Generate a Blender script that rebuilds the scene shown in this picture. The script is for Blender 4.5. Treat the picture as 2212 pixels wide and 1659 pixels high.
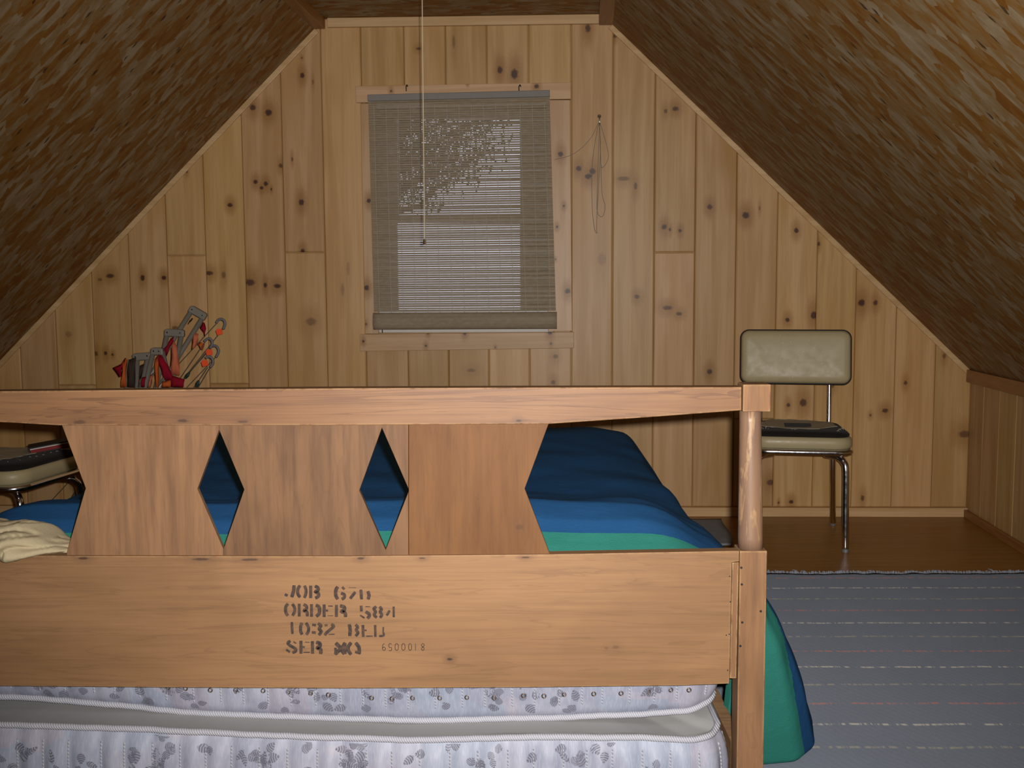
import bpy, bmesh, math, random
from mathutils import Vector, Matrix, noise as mnoise

for o in list(bpy.data.objects):
    bpy.data.objects.remove(o, do_unlink=True)
SC = bpy.context.scene
COL = SC.collection
R_ = math.radians

# ------------------------------------------------------------------ camera
W_, H_, F_ = 2212.0, 1659.0, 2300.0
PITCH = math.atan(219.5 / F_)
ROLL = R_(0.30)
_F = Vector((0, math.cos(PITCH), -math.sin(PITCH)))
_R0 = Vector((1, 0, 0)); _U0 = Vector((0, math.sin(PITCH), math.cos(PITCH)))
_R = _R0 * math.cos(ROLL) - _U0 * math.sin(ROLL)
_U = _U0 * math.cos(ROLL) + _R0 * math.sin(ROLL)

def ray(px, py):
    return _F + _R * ((px - W_ / 2) / F_) - _U * ((py - H_ / 2) / F_)

GTH = R_(2.0)           # the gable wall is turned two degrees
GY = 4.70               # its distance
# camera height follows from where the floor meets the gable wall
_d = ray(1800, 1114)
_t = GY / (_d.y + _d.x * math.tan(GTH))
CAMH = -_t * _d.z
CAM = Vector((0, 0, CAMH))

cam_d = bpy.data.cameras.new('camera')
cam_d.sensor_fit = 'HORIZONTAL'; cam_d.sensor_width = 36.0
cam_d.lens = 36.0 * F_ / W_
cam_d.clip_start = 0.01
cam = bpy.data.objects.new('camera', cam_d); COL.objects.link(cam)
_m = Matrix(((_R.x, _U.x, -_F.x), (_R.y, _U.y, -_F.y), (_R.z, _U.z, -_F.z)))
cam.matrix_world = Matrix.Translation(CAM) @ _m.to_4x4()
SC.camera = cam

# ------------------------------------------------------------------ world: overcast daylight outside the window
wd = bpy.data.worlds.new('overcast_sky'); SC.world = wd
wd.use_nodes = True
wd.node_tree.nodes['Background'].inputs[0].default_value = (0.80, 0.80, 0.95, 1)
wd.node_tree.nodes['Background'].inputs[1].default_value = 1.6

# ------------------------------------------------------------------ the camera's flash, up and to the right of the lens
fl_d = bpy.data.lights.new('camera_flash', 'SPOT')
fl_d.energy = 350.0
fl_d.color = (1.0, 0.965, 0.93)
fl_d.shadow_soft_size = 0.011
fl_d.spot_size = R_(93); fl_d.spot_blend = 1.0
fl = bpy.data.objects.new('camera_flash', fl_d); COL.objects.link(fl)
fl.location = CAM + _R * 0.030 + _U * 0.026
_aim = ray(1210, 610)
fl.rotation_euler = _aim.to_track_quat('-Z', 'Y').to_euler()

SC.view_settings.view_transform = 'Standard'
SC.view_settings.look = 'None'
SC.view_settings.exposure = 0.0
SC.view_settings.gamma = 1.0
SC.view_settings.use_curve_mapping = False

# ------------------------------------------------------------------ projection helpers (real positions from the photograph)
def at_y(px, py, y):
    d = ray(px, py); return CAM + d * (y / d.y)
def on_floor(px, py, z=0.0):
    d = ray(px, py); return CAM + d * ((z - CAMH) / d.z)
GX = Vector((math.cos(GTH), -math.sin(GTH), 0))
GN = Vector((-math.sin(GTH), -math.cos(GTH), 0))      # towards the room
G0 = Vector((0, GY, 0))
def on_gable(px, py, off=0.0):
    d = ray(px, py); p0 = G0 + GN * off
    t = (p0 - CAM).dot(GN) / d.dot(GN)
    return CAM + d * t
def guz(px, py, off=0.0):
    p = on_gable(px, py, off) - G0
    return (p.dot(GX), p.z)
_ax = ray(1270, 610); AX = Vector((_ax.x, _ax.y, 0)).normalized()   # long axis of the attic

# ------------------------------------------------------------------ object helpers
def link(name, me, mat=None, parent=None, loc=None, rot=None, smooth=False):
    o = bpy.data.objects.new(name, me); COL.objects.link(o)
    if mat is not None and len(me.materials) == 0:
        for m in (mat if isinstance(mat, (list, tuple)) else [mat]): me.materials.append(m)
    if parent is not None: o.parent = parent
    if loc is not None: o.location = loc
    if rot is not None: o.rotation_euler = rot
    if smooth:
        for p in me.polygons: p.use_smooth = True
    return o

def tag(o, label=None, cat=None, group=None, kind=None):
    if label: o['label'] = label
    if cat: o['category'] = cat
    if group: o['group'] = group
    if kind: o['kind'] = kind
    return o

def empty(name, loc=(0, 0, 0), rot=(0, 0, 0)):
    o = bpy.data.objects.new(name, None); COL.objects.link(o)
    o.location = loc; o.rotation_euler = rot; o.empty_display_size = 0.1
    return o

class MB:
    """collects simple shapes into one mesh"""
    def __init__(s): s.v = []; s.f = []; s.mi = []
    def add(s, v, f, mi=0):
        b = len(s.v); s.v += [tuple(p) for p in v]
        for q in f: s.f.append([b + i for i in q]); s.mi.append(mi)
        return s
    def box(s, x0, x1, y0, y1, z0, z1, mi=0):
        v = [(x0,y0,z0),(x1,y0,z0),(x1,y1,z0),(x0,y1,z0),(x0,y0,z1),(x1,y0,z1),(x1,y1,z1),(x0,y1,z1)]
        return s.add(v, [(0,3,2,1),(4,5,6,7),(0,1,5,4),(1,2,6,5),(2,3,7,6),(3,0,4,7)], mi)
    def prism(s, front, back, mi=0):
        n = len(front)
        f = [list(range(n)), list(range(2*n-1, n-1, -1))]
        for i in range(n):
            j = (i+1) % n; f.append((i, i+n, j+n, j))
        return s.add(list(front)+list(back), f, mi)
    def loft(s, rings, cap0=True, cap1=True, closed=True, mi=0):
        n = len(rings[0]); v = [p for r in rings for p in r]; f = []
        for k in range(len(rings)-1):
            for i in range(n if closed else n-1):
                j = (i+1) % n
                f.append((k*n+i, k*n+j, (k+1)*n+j, (k+1)*n+i))
        if cap0: f.append(list(range(n-1, -1, -1)))
        if cap1: f.append(list(range((len(rings)-1)*n, len(rings)*n)))
        return s.add(v, f, mi)
    def tube(s, pts, r, n=8, closed=False, mi=0):
        pts = [Vector(p) for p in pts]; m = len(pts)
        rs = r if isinstance(r, (list, tuple)) else [r]*m
        tang = []
        for i in range(m):
            a = pts[(i-1) % m] if (closed or i > 0) else pts[i]
            b = pts[(i+1) % m] if (closed or i < m-1) else pts[i]
            t = (b-a); tang.append(t.normalized() if t.length > 1e-9 else Vector((0,0,1)))
        up = Vector((0,0,1)) if abs(tang[0].z) < .9 else Vector((1,0,0))
        nrm = (up - tang[0]*up.dot(tang[0])).normalized(); rings = []
        for i in range(m):
            nrm = (nrm - tang[i]*nrm.dot(tang[i]))
            nrm = nrm.normalized() if nrm.length > 1e-6 else tang[i].orthogonal().normalized()
            bi = tang[i].cross(nrm)
            rings.append([pts[i] + (nrm*math.cos(2*math.pi*k/n) + bi*math.sin(2*math.pi*k/n))*rs[i] for k in range(n)])
        if closed:
            rings.append(rings[0])
            return s.loft(rings, False, False, mi=mi)
        return s.loft(rings, mi=mi)
    def mesh(s, name, bevel=0, seg=2, weld=False):
        me = bpy.data.meshes.new(name)
        me.from_pydata(s.v, [], s.f)
        for p, i in zip(me.polygons, s.mi): p.material_index = i
        bm = bmesh.new(); bm.from_mesh(me)
        if weld: bmesh.ops.remove_doubles(bm, verts=bm.verts, dist=1e-5)
        bmesh.ops.recalc_face_normals(bm, faces=bm.faces)
        if bevel:
            es = [e for e in bm.edges if len(e.link_faces) == 2 and e.calc_face_angle(0) > R_(25)]
            bmesh.ops.bevel(bm, geom=es, offset=bevel, segments=seg, profile=.5, affect='EDGES', clamp_overlap=True)
        bm.to_mesh(me); bm.free()
        return me
    def build(s, name, mat=None, parent=None, bevel=0, seg=2, smooth=False, loc=None, rot=None, weld=False):
        return link(name, s.mesh(name, bevel, seg, weld), mat, parent, loc, rot, smooth)

def spline(pts, n=8, closed=False):
    P = [Vector(p) for p in pts]; out = []; m = len(P)
    for i in range(m if closed else m-1):
        p0 = P[(i-1) % m] if (closed or i > 0) else P[i]
        p1 = P[i]; p2 = P[(i+1) % m]
        p3 = P[(i+2) % m] if (closed or i < m-2) else p2
        for k in range(n):
            t = k/n
            out.append(.5*((2*p1)+(p2-p0)*t+(2*p0-5*p1+4*p2-p3)*t*t+(3*p1-p0-3*p2+p3)*t**3))
    if not closed: out.append(P[-1])
    return out

def interp(tab, x):
    if x <= tab[0][0]: return tab[0][1]
    for (a, b), (c, d) in zip(tab, tab[1:]):
        if x <= c: return b + (d-b)*(x-a)/(c-a)
    return tab[-1][1]

def rrect(w, h, r, n=6):
    """rounded rectangle outline, counter clockwise"""
    out = []
    for cx, cy, a0 in ((w/2-r, h/2-r, 0), (-w/2+r, h/2-r, 90), (-w/2+r, -h/2+r, 180), (w/2-r, -h/2+r, 270)):
        for k in range(n+1):
            a = R_(a0 + 90*k/n); out.append((cx+r*math.cos(a), cy+r*math.sin(a)))
    return out

# ------------------------------------------------------------------ material helpers
class NT:
    def __init__(s, tree): s.t = tree
    def n(s, typ, ins=None, **pr):
        nd = s.t.nodes.new('ShaderNode' + typ)
        for k, v in pr.items(): setattr(nd, k, v)
        for k, v in (ins or {}).items():
            if isinstance(v, bpy.types.NodeSocket): s.t.links.new(v, nd.inputs[k])
            else: nd.inputs[k].default_value = v
        return nd
    def math(s, op, a, b=0.0, c=0.0, clamp=False):
        return s.n('Math', {0: a, 1: b, 2: c}, operation=op, use_clamp=clamp).outputs[0]
    def mapr(s, v, a, b, c=0.0, d=1.0, smooth=False):
        return s.n('MapRange', {'Value': v, 'From Min': a, 'From Max': b, 'To Min': c, 'To Max': d},
                   interpolation_type='SMOOTHSTEP' if smooth else 'LINEAR').outputs[0]
    def mix(s, f, a, b, blend='MIX'):
        nd = s.n('Mix', {}, data_type='RGBA', blend_type=blend)
        for i, v in ((0, f), (6, a), (7, b)):
            if isinstance(v, bpy.types.NodeSocket): s.t.links.new(v, nd.inputs[i])
            else:
                if i and len(v) == 3: v = (*v, 1)
                nd.inputs[i].default_value = v
        return nd.outputs[2]
    def noise(s, vec, scale=5, detail=3, rough=.5, dist=0.0):
        return s.n('TexNoise', {'Vector': vec, 'Scale': scale, 'Detail': detail, 'Roughness': rough, 'Distortion': dist}).outputs[0]
    def mapping(s, vec, loc=(0,0,0), rot=(0,0,0), scale=(1,1,1)):
        return s.n('Mapping', {'Vector': vec, 'Location': loc, 'Rotation': rot, 'Scale': scale}).outputs[0]
    def sep(s, vec): return s.n('SeparateXYZ', {0: vec}).outputs
    def obj(s): return s.n('TexCoord').outputs['Object']
    def bump(s, h, strength=.3, dist=.002):
        return s.n('Bump', {'Height': h, 'Strength': strength, 'Distance': dist}).outputs[0]

def new_mat(name, color=(.5,.5,.5), rough=.6, spec=.3, metal=0.0):
    m = bpy.data.materials.new(name); m.use_nodes = True
    b = m.node_tree.nodes['Principled BSDF']
    b.inputs['Base Color'].default_value = (*color, 1)
    b.inputs['Roughness'].default_value = rough
    b.inputs['Specular IOR Level'].default_value = spec
    b.inputs['Metallic'].default_value = metal
    return m, NT(m.node_tree), b
def setc(nt, b, sock, what='Base Color'): nt.t.links.new(sock, b.inputs[what])

# knot node group: darkens round a centre given in object coordinates
def knot_group():
    g = bpy.data.node_groups.new('knot', 'ShaderNodeTree')
    for nm, ty in (('P', 'NodeSocketVector'), ('Centre', 'NodeSocketVector'), ('Inv', 'NodeSocketVector'), ('Strength', 'NodeSocketFloat'),
                   ('CoreIn', 'NodeSocketFloat'), ('HaloIn', 'NodeSocketFloat')):
        g.interface.new_socket(nm, in_out='INPUT', socket_type=ty)
    for nm in ('Core', 'Halo'): g.interface.new_socket(nm, in_out='OUTPUT', socket_type='NodeSocketFloat')
    nt = NT(g); gi = g.nodes.new('NodeGroupInput').outputs; go = g.nodes.new('NodeGroupOutput')
    d = nt.n('VectorMath', {0: gi['P'], 1: gi['Centre']}, operation='SUBTRACT').outputs[0]
    d = nt.n('VectorMath', {0: d, 1: gi['Inv']}, operation='MULTIPLY').outputs[0]
    ln = nt.n('VectorMath', {0: d}, operation='LENGTH').outputs['Value']
    wob = nt.noise(gi['P'], 130, 2)
    ln2 = nt.math('ADD', ln, nt.math('MULTIPLY', nt.math('SUBTRACT', wob, .5), .8))
    core = nt.math('MULTIPLY', nt.mapr(ln2, .55, 1.25, 1, 0, True), gi['Strength'])
    hal = nt.n('VectorMath', {0: d, 1: (1, 1, .55)}, operation='MULTIPLY').outputs[0]
    hl = nt.n('VectorMath', {0: hal}, operation='LENGTH').outputs['Value']
    hl = nt.math('ADD', hl, nt.math('MULTIPLY', nt.math('SUBTRACT', wob, .5), 1.2))
    halo = nt.math('MULTIPLY', nt.mapr(hl, .6, 3.4, 1, 0, True), gi['Strength'])
    g.links.new(nt.math('MAXIMUM', core, gi['CoreIn']), go.inputs['Core'])
    g.links.new(nt.math('MAXIMUM', halo, gi['HaloIn']), go.inputs['Halo'])
    return g
KNOT = knot_group()
KNOT_USE = None

def pine(name, seed, knots=(), light=(.585,.365,.166), dark=(.475,.270,.102), honey=(.43,.222,.048), honey_amt=.5, axis='z', rough=.42):
    """knots: (x, z, rx, rz, strength) in object coordinates"""
    rnd = random.Random(seed)
    m, nt, b = new_mat(name, rough=rough, spec=.35)
    P = nt.obj()
    off = (rnd.uniform(-50, 50), rnd.uniform(-50, 50), rnd.uniform(-50, 50))
    if axis == 'z': s1, s2, s3 = (13, 13, .8), (120, 120, 2.2), (4.5, 4.5, 1.5)
    elif axis == 'x': s1, s2, s3 = (.8, 13, 13), (2.2, 120, 120), (1.5, 4.5, 4.5)
    else: s1, s2, s3 = (13, .8, 13), (120, 2.2, 120), (4.5, 1.5, 4.5)
    a = nt.noise(nt.mapping(P, loc=off, scale=s1), 1.6, 4, .55, .7)
    c = nt.noise(nt.mapping(P, loc=off, scale=s2), 1.0, 3, .6)
    e = nt.noise(nt.mapping(P, loc=off, scale=s3), 1.0, 2, .5, .4)
    col = nt.mix(nt.mapr(a, .35, .68, 0, 1, True), light, dark)
    col = nt.mix(nt.mapr(e, .5, .72, 0, honey_amt, True), col, honey)
    col = nt.mix(nt.mapr(c, .35, .7, 0, .28), col, (.40, .235, .10))
    core = halo = None
    ks = list(knots)
    if ks:
        core, halo = 0.0, 0.0
        for (kx, kz, rx, rz, st) in ks:
            g = nt.t.nodes.new('ShaderNodeGroup'); g.node_tree = KNOT
            nt.t.links.new(P, g.inputs['P'])
            g.inputs['Centre'].default_value = (kx, 0, kz)
            g.inputs['Inv'].default_value = (1/rx, 0, 1/rz)
            g.inputs['Strength'].default_value = st
            for nm, v in (('CoreIn', core), ('HaloIn', halo)):
                if isinstance(v, bpy.types.NodeSocket): nt.t.links.new(v, g.inputs[nm])
                else: g.inputs[nm].default_value = v
            core, halo = g.outputs['Core'], g.outputs['Halo']
        col = nt.mix(nt.math('MULTIPLY', halo, .62), col, (.27, .115, .020))
        col = nt.mix(nt.math('MULTIPLY', core, .93), col, (.050, .014, .010))
    tone = rnd.uniform(.88, 1.06)
    col = nt.mix(1.0, col, (tone, tone*rnd.uniform(.97, 1.02), tone*rnd.uniform(.9, 1.06)), 'MULTIPLY')
    setc(nt, b, col)
    setc(nt, b, nt.bump(c, .12, .0015), 'Normal')
    return m

def osb(name):
    m, nt, b = new_mat(name, rough=.6, spec=.22)
    P = nt.obj()
    warp = nt.n('TexNoise', {'Vector': nt.mapping(P, scale=(14, 5, 1)), 'Scale': 1.0, 'Detail': 2.0}).outputs['Color']
    Pw = nt.n('VectorMath', {0: P, 1: nt.n('VectorMath', {0: warp, 1: (.022, .02, 0)}, operation='MULTIPLY').outputs[0]}, operation='ADD').outputs[0]
    def flakes(rot, sx, sy, off):
        v = nt.n('TexVoronoi', {'Vector': nt.mapping(Pw, loc=off, rot=(0, 0, rot), scale=(sx, sy, 1)), 'Scale': 1.0, 'Randomness': 1.0},
                 voronoi_dimensions='2D', distance='CHEBYCHEV')
        sp = nt.n('SeparateColor', {0: v.outputs['Color']}).outputs
        return sp[0], sp[1], v.outputs['Distance']
    a0, a1, ad = flakes(.10, 40, 14, (0, 0, 0))
    b0, b1, bd = flakes(-.25, 30, 11, (31, 7, 0))
    c0, c1, cd = flakes(.55, 52, 20, (11, 57, 0))
    st = nt.noise(nt.mapping(Pw, scale=(46, 13, 1)), 1.0, 4, .65, .5)
    st2 = nt.noise(nt.mapping(Pw, rot=(0, 0, .2), scale=(19, 8, 1)), 1.0, 3, .6, .9)
    pick = nt.mapr(b1, .5, .58)
    v = nt.math('ADD', nt.math('MULTIPLY', a0, nt.math('SUBTRACT', 1.0, pick)), nt.math('MULTIPLY', b0, pick))
    pick2 = nt.mapr(c1, .86, .90)
    v = nt.math('ADD', nt.math('MULTIPLY', v, nt.math('SUBTRACT', 1.0, pick2)), nt.math('MULTIPLY', c0, pick2))
    v = nt.math('ADD', nt.math('MULTIPLY', v, .40), nt.math('ADD', nt.math('MULTIPLY', st, .42), nt.math('MULTIPLY', st2, .42)))
    cr = nt.n('ValToRGB', {0: v})
    el = cr.color_ramp.elements
    el[0].position = .38; el[0].color = (.185, .066, .009, 1)
    el[1].position = .90; el[1].color = (.335, .255, .160, 1)
    e = el.new(.54); e.color = (.235, .105, .019, 1)
    e = el.new(.68); e.color = (.245, .155, .070, 1)
    col = cr.outputs[0]
    d0, d1, dd = flakes(.5, 75, 26, (71, 13, 0))       # dark slivers between strands
    void = nt.math('MULTIPLY', nt.mapr(d0, .975, .98), nt.mapr(dd, .25, .40, .85, 0))
    col = nt.mix(void, col, (.035, .015, .006))
    setc(nt, b, col)
    setc(nt, b, nt.bump(v, .10, .002), 'Normal')
    return m

def stained(name, seed, axis='x', base=(0.281,0.152,0.074), dark=(0.156,0.080,0.040), pale=(0.375,0.225,0.116), blotch=.5, worn=0.0, knots=(), line_amt=None):
    rnd = random.Random(seed)
    m, nt, b = new_mat(name, rough=.52 if axis == 'x' else .6, spec=.28 if axis == 'x' else .18)
    P = nt.obj(); off = (rnd.uniform(-30, 30), rnd.uniform(-30, 30), rnd.uniform(-30, 30))
    s1, s2, s3 = {'x': ((1.0, 9, 16), (4, 90, 140), (2.2, 3, 7)), 'z': ((16, 9, 1.6), (62, 50, 5), (9, 3, 3.4))}[axis]
    a = nt.noise(nt.mapping(P, loc=off, scale=s1), 1.3, 4, .55, 1.1)
    f = nt.noise(nt.mapping(P, loc=off, scale=s2), 1.0, 3, .65)
    g = nt.noise(nt.mapping(P, loc=off, scale=s3), 1.0, 3, .6, .5)
    rings = nt.math('FRACT', nt.math('MULTIPLY', a, 7.0))
    line = nt.mapr(rings, .72, .98, 0, 1, True)
    col = nt.mix(nt.mapr(g, .35, .70, 0, 1, True), base, pale)
    col = nt.mix(nt.math('MULTIPLY', line, line_amt if line_amt is not None else (.5 if axis == 'x' else .16)), col, dark)
    col = nt.mix(nt.mapr(f, .40, .75, 0, blotch), col, dark)
    halo = core = None
    if knots:
        core, halo = 0.0, 0.0
        for (kx, kz, rx, rz, st) in knots:
            gg = nt.t.nodes.new('ShaderNodeGroup'); gg.node_tree = KNOT
            nt.t.links.new(P, gg.inputs['P'])
            gg.inputs['Centre'].default_value = (kx, 0, kz); gg.inputs['Inv'].default_value = (1/rx, 0, 1/rz); gg.inputs['Strength'].default_value = st
            for nm, v in (('CoreIn', core), ('HaloIn', halo)):
                if isinstance(v, bpy.types.NodeSocket): nt.t.links.new(v, gg.inputs[nm])
                else: gg.inputs[nm].default_value = v
            core, halo = gg.outputs['Core'], gg.outputs['Halo']
        col = nt.mix(nt.math('MULTIPLY', halo, .45), col, (.10, .05, .028))
        col = nt.mix(nt.math('MULTIPLY', core, .8), col, (.022, .014, .014))
    if worn:
        # stain rubbed off along the arrises
        bv = nt.n('Bevel', {'Radius': .006}, samples=6).outputs[0]
        nn = nt.n('NewGeometry').outputs['Normal']
        dp = nt.n('VectorMath', {0: bv, 1: nn}, operation='DOT_PRODUCT').outputs['Value']
        edge = nt.mapr(dp, .97, .80, 0, 1, True)
        wn = nt.noise(nt.mapping(P, scale=(45, 45, 18)), 1.0, 4, .65)
        w = nt.math('MULTIPLY', edge, nt.mapr(wn, .38, .55, 0, worn, True))
        col = nt.mix(w, col, (.52, .33, .155))
    setc(nt, b, col)
    setc(nt, b, nt.bump(f, .10, .001), 'Normal')
    return m

def fabric(name, color, rough=.95, weave=600, var=.25, sheen=.0):
    m, nt, b = new_mat(name, color, rough, .06)
    P = nt.obj()
    a = nt.noise(P, 9, 3, .6); w = nt.noise(P, weave, 2)
    col = nt.mix(nt.mapr(a, .3, .7, 0, var), color, tuple(c*.55 for c in color))
    col = nt.mix(nt.mapr(w, .3, .7, 0, .35), col, tuple(min(1, c*1.35) for c in color))
    setc(nt, b, col)
    setc(nt, b, nt.bump(nt.math('ADD', w, nt.math('MULTIPLY', nt.noise(P, 40, 3), 2.0)), .25, .002), 'Normal')
    b.inputs['Sheen Weight'].default_value = sheen
    return m

def plain(name, color, rough=.6, spec=.3, metal=0.0, var=.12, scale=30):
    m, nt, b = new_mat(name, color, rough, spec, metal)
    a = nt.noise(nt.obj(), scale, 3)
    setc(nt, b, nt.mix(nt.mapr(a, .3, .7, 0, var), color, tuple(c*.5 for c in color)))
    return m

M_chrome, _nt, _b = new_mat('chrome', (.72, .72, .74), .16, .5, 1.0)
setc(_nt, _b, _nt.mapr(_nt.noise(_nt.obj(), 60, 3), .3, .8, .12, .26), 'Roughness')
M_black = plain('black_vinyl', (.012, .011, .011), .55)
M_nail = plain('dark_nail', (.03, .028, .03), .5, .4, .6)

# ================================================================== THE ATTIC
GV = lambda u, z, off=0.0: Vector((u, -off, z))       # point in gable coordinates
GROT = (0, 0, -GTH)

# outline of the gable wall in gable coordinates
uL1, zC1 = guz(682, 62); uR1, zC2 = guz(1322, 56)
uL0, zL0 = guz(0, 783)
uR0, zR0 = guz(2096, 802)
zC = (zC1 + zC2)/2
slopeL = (zC - zL0)/(uL1 - uL0)
zK = zR0
uKL = uL1 - (zC - zK)/slopeL          # left knee wall
uKR = uR0
zT = guz(1000, 38)[1]                 # the flat ceiling lies a little above the battens
slopeR = (zC - zK)/(uKR - uR1)
uL2 = uL1 + (zT - zC)/slopeL; uR2 = uR1 - (zT - zC)/slopeR
GAB = [(uKL, 0), (uKR, 0), (uKR, zK), (uR2, zT), (uL2, zT), (uKL, zK)]

BACKY = -2.2
def along(p, y):                       # follow the attic's axis from a gable point to depth y
    return p + AX * ((y - p.y)/AX.y)
def gw(u, z): return G0 + GX*u + Vector((0, 0, z))

# --- window opening in gable coordinates
wu0, wz0 = guz(803, 718); wu1, wz1 = guz(1192, 222)

M_osb = osb('osb_board')
M_pine_plain = pine('pine_backing', 5, (), dark=(.30, .17, .07), light=(.36, .22, .10))

# gable backing wall (four slabs round the window opening)
wall = empty('wall_back', G0, GROT); tag(wall, kind='structure')
def clip(poly, a, b, c):               # keep a*u+b*z<=c
    out = []
    for i in range(len(poly)):
        p, q = poly[i], poly[(i+1) % len(poly)]
        dp = a*p[0]+b*p[1]-c; dq = a*q[0]+b*q[1]-c
        if dp <= 0: out.append(p)
        if dp*dq < 0:
            t = dp/(dp-dq); out.append((p[0]+(q[0]-p[0])*t, p[1]+(q[1]-p[1])*t))
    return out
T_PL = .016
mb = MB()
for cl in (((1,0,wu0),), ((-1,0,-wu1),), ((-1,0,-wu0),(1,0,wu1),(0,-1,-wz1)), ((-1,0,-wu0),(1,0,wu1),(0,1,wz0))):
    p = GAB
    for c in cl: p = clip(p, *c)
    mb.prism([GV(u, z, -.002) for u, z in p], [GV(u, z, -.10) for u, z in p])
mb.build('wall_backing', M_pine_plain, wall)

# knots seen in the photograph: px, py, rx, ry (pixels), strength
KN = [(546,232,7,7,.9),(580,243,8,7,1),(653,163,5,6,1),(652,125,2,2,.8),(676,177,2,5,.6),(403,370,3,4,.9),(631,344,2,5,.8),(606,358,4,5,.8),
(552,393,5,5,1),(574,397,5,5,1),(565,406,4,4,1),(586,409,2,3,1),(651,437,6,7,1),(497,443,6,5,1),(654,542,5,5,1),
(238,596,9,5,.9),(216,604,5,4,.6),(308,600,5,7,1),(354,600,6,5,1),(452,590,9,5,.9),(483,594,5,8,.6),(540,610,11,8,.9),(573,616,4,6,1),(599,618,8,5,1),
(672,695,12,9,.55),(148,722,8,7,.35),(207,764,5,6,.8),(228,763,4,5,.9),(243,766,3,3,.9),(378,708,7,4,.7),
(904,105,5,3,.8),(1080,151,6,8,1),(1111,160,8,11,1),(1270,61,6,9,.9),(1329,78,4,4,.8),(1250,364,6,6,1),(1271,381,8,6,1),(1280,370,7,7,.9),
(1459,235,7,5,.9),(1438,240,4,5,.7),(1435,490,6,6,.9),(1447,496,3,4,.8),(1469,498,4,4,.9),(1347,386,14,5,.6),(1373,402,4,8,.7),
(1376,641,6,5,.8),(1442,665,11,5,.8),(1467,678,7,4,.8),(1533,447,6,6,.9),(1611,465,8,7,1),(1641,450,2,5,.6),(1720,498,5,6,1),(1769,527,3,5,.8),
(1533,803,6,6,1),(1701,691,5,5,1),(1758,681,7,9,1),(1861,654,8,8,1),(1891,654,5,6,.9),(1956,827,4,5,.8),(1703,875,4,5,.9),(1735,870,8,9,.9),
(1912,887,7,5,.9),(1880,897,3,3,.7),(2084,938,14,8,.7),(1709,1084,5,5,1),(1682,1086,2,3,.9),(1863,1076,4,7,.8),(2040,769,4,6,.6),(1664,1042,8,7,.8),
(1797,833,5,6,.7),(1200,770,6,5,.6),(1018,800,10,4,.5),(1195,826,5,5,.7),(740,625,4,14,.35),(752,580,4,16,.3),(1300,560,9,14,.3),(2098,1000,5,8,.5),(980,90,3,14,.5),
(455,1000,5,5,.6),(330,1010,5,5,.6)]
KN_G = []
for kx, ky, rx, ry, st in KN:
    u, z = guz(kx, ky, T_PL); KN_G.append((u, z, rx*.00204, ry*.00204, st))

def bev_plank(poly, name, mat, parent, t=T_PL, bev=.0048, back=-.001, gap=.0008):
    """plank with chamfered arrises from a convex outline"""
    n = len(poly)
    def inset(d):
        out = []
        area = sum(poly[i][0]*poly[(i+1)%n][1]-poly[(i+1)%n][0]*poly[i][1] for i in range(n))
        sg = 1 if area > 0 else -1
        for i in range(n):
            a, b_, c = poly[i-1], poly[i], poly[(i+1) % n]
            e1 = Vector((b_[0]-a[0], b_[1]-a[1])).normalized(); e2 = Vector((c[0]-b_[0], c[1]-b_[1])).normalized()
            n1 = Vector((-e1.y, e1.x))*sg; n2 = Vector((-e2.y, e2.x))*sg
            bis = n1+n2; k = 1 + n1.dot(n2)
            if k < .15: k = .15
            out.append((b_[0]+bis.x*d/k, b_[1]+bis.y*d/k))
        return out
    o1 = inset(gap); o2 = inset(gap+bev)
    mb = MB()
    mb.loft([[GV(u, z, back) for u, z in o1], [GV(u, z, t-bev*.8) for u, z in o1], [GV(u, z, t) for u, z in o2]], cap0=False)
    return mb.build(name, mat, parent)

def clean(poly):
    out = []
    for p in poly:
        if not out or (abs(p[0]-out[-1][0])+abs(p[1]-out[-1][1])) > 1e-4: out.append(p)
    if len(out) > 2 and abs(out[0][0]-out[-1][0])+abs(out[0][1]-out[-1][1]) < 1e-4: out.pop()
    return out

# joints between boards: (x at y=560)
JX = [(45,800),(124,800),(201,700),(279,600),(360.5,560),(444,560),(529,560),(615,560),(702,560),(787,560),(877.5,480),(966,480),(1054,480),(1143,480),(1234,560),(1323,560),(1413,560),(1501,560),(1590,560),(1679,560),(1766,560),(1851,600),(1937,700),(2021,800)]
ju = [guz(x, y, T_PL)[0] for x, y in JX]
w_ = ju[1]-ju[0]
while ju[0]-w_ > uKL+.02: ju.insert(0, ju[0]-.172)
edges = [uKL] + ju + [uKR]
BUTT = {(360,444):(552,), (615,702):(545,), (1413,1501):(545,), (1323,1413):(), (124,201):(832,), (201,279):(990,), (444,529):(829,), (1590,1679):(905,)}
def butts(u0, u1):
    out = []
    for (a, b_), ys in BUTT.items():
        ua = guz(a, 560, T_PL)[0]
        if abs(ua-u0) < .03:
            for y in ys: out.append(guz((a+b_)/2, y, T_PL)[1])
    return sorted(out)
zBASE = guz(1800, 1094)[1]             # top of the baseboard
pk = 0
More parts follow.
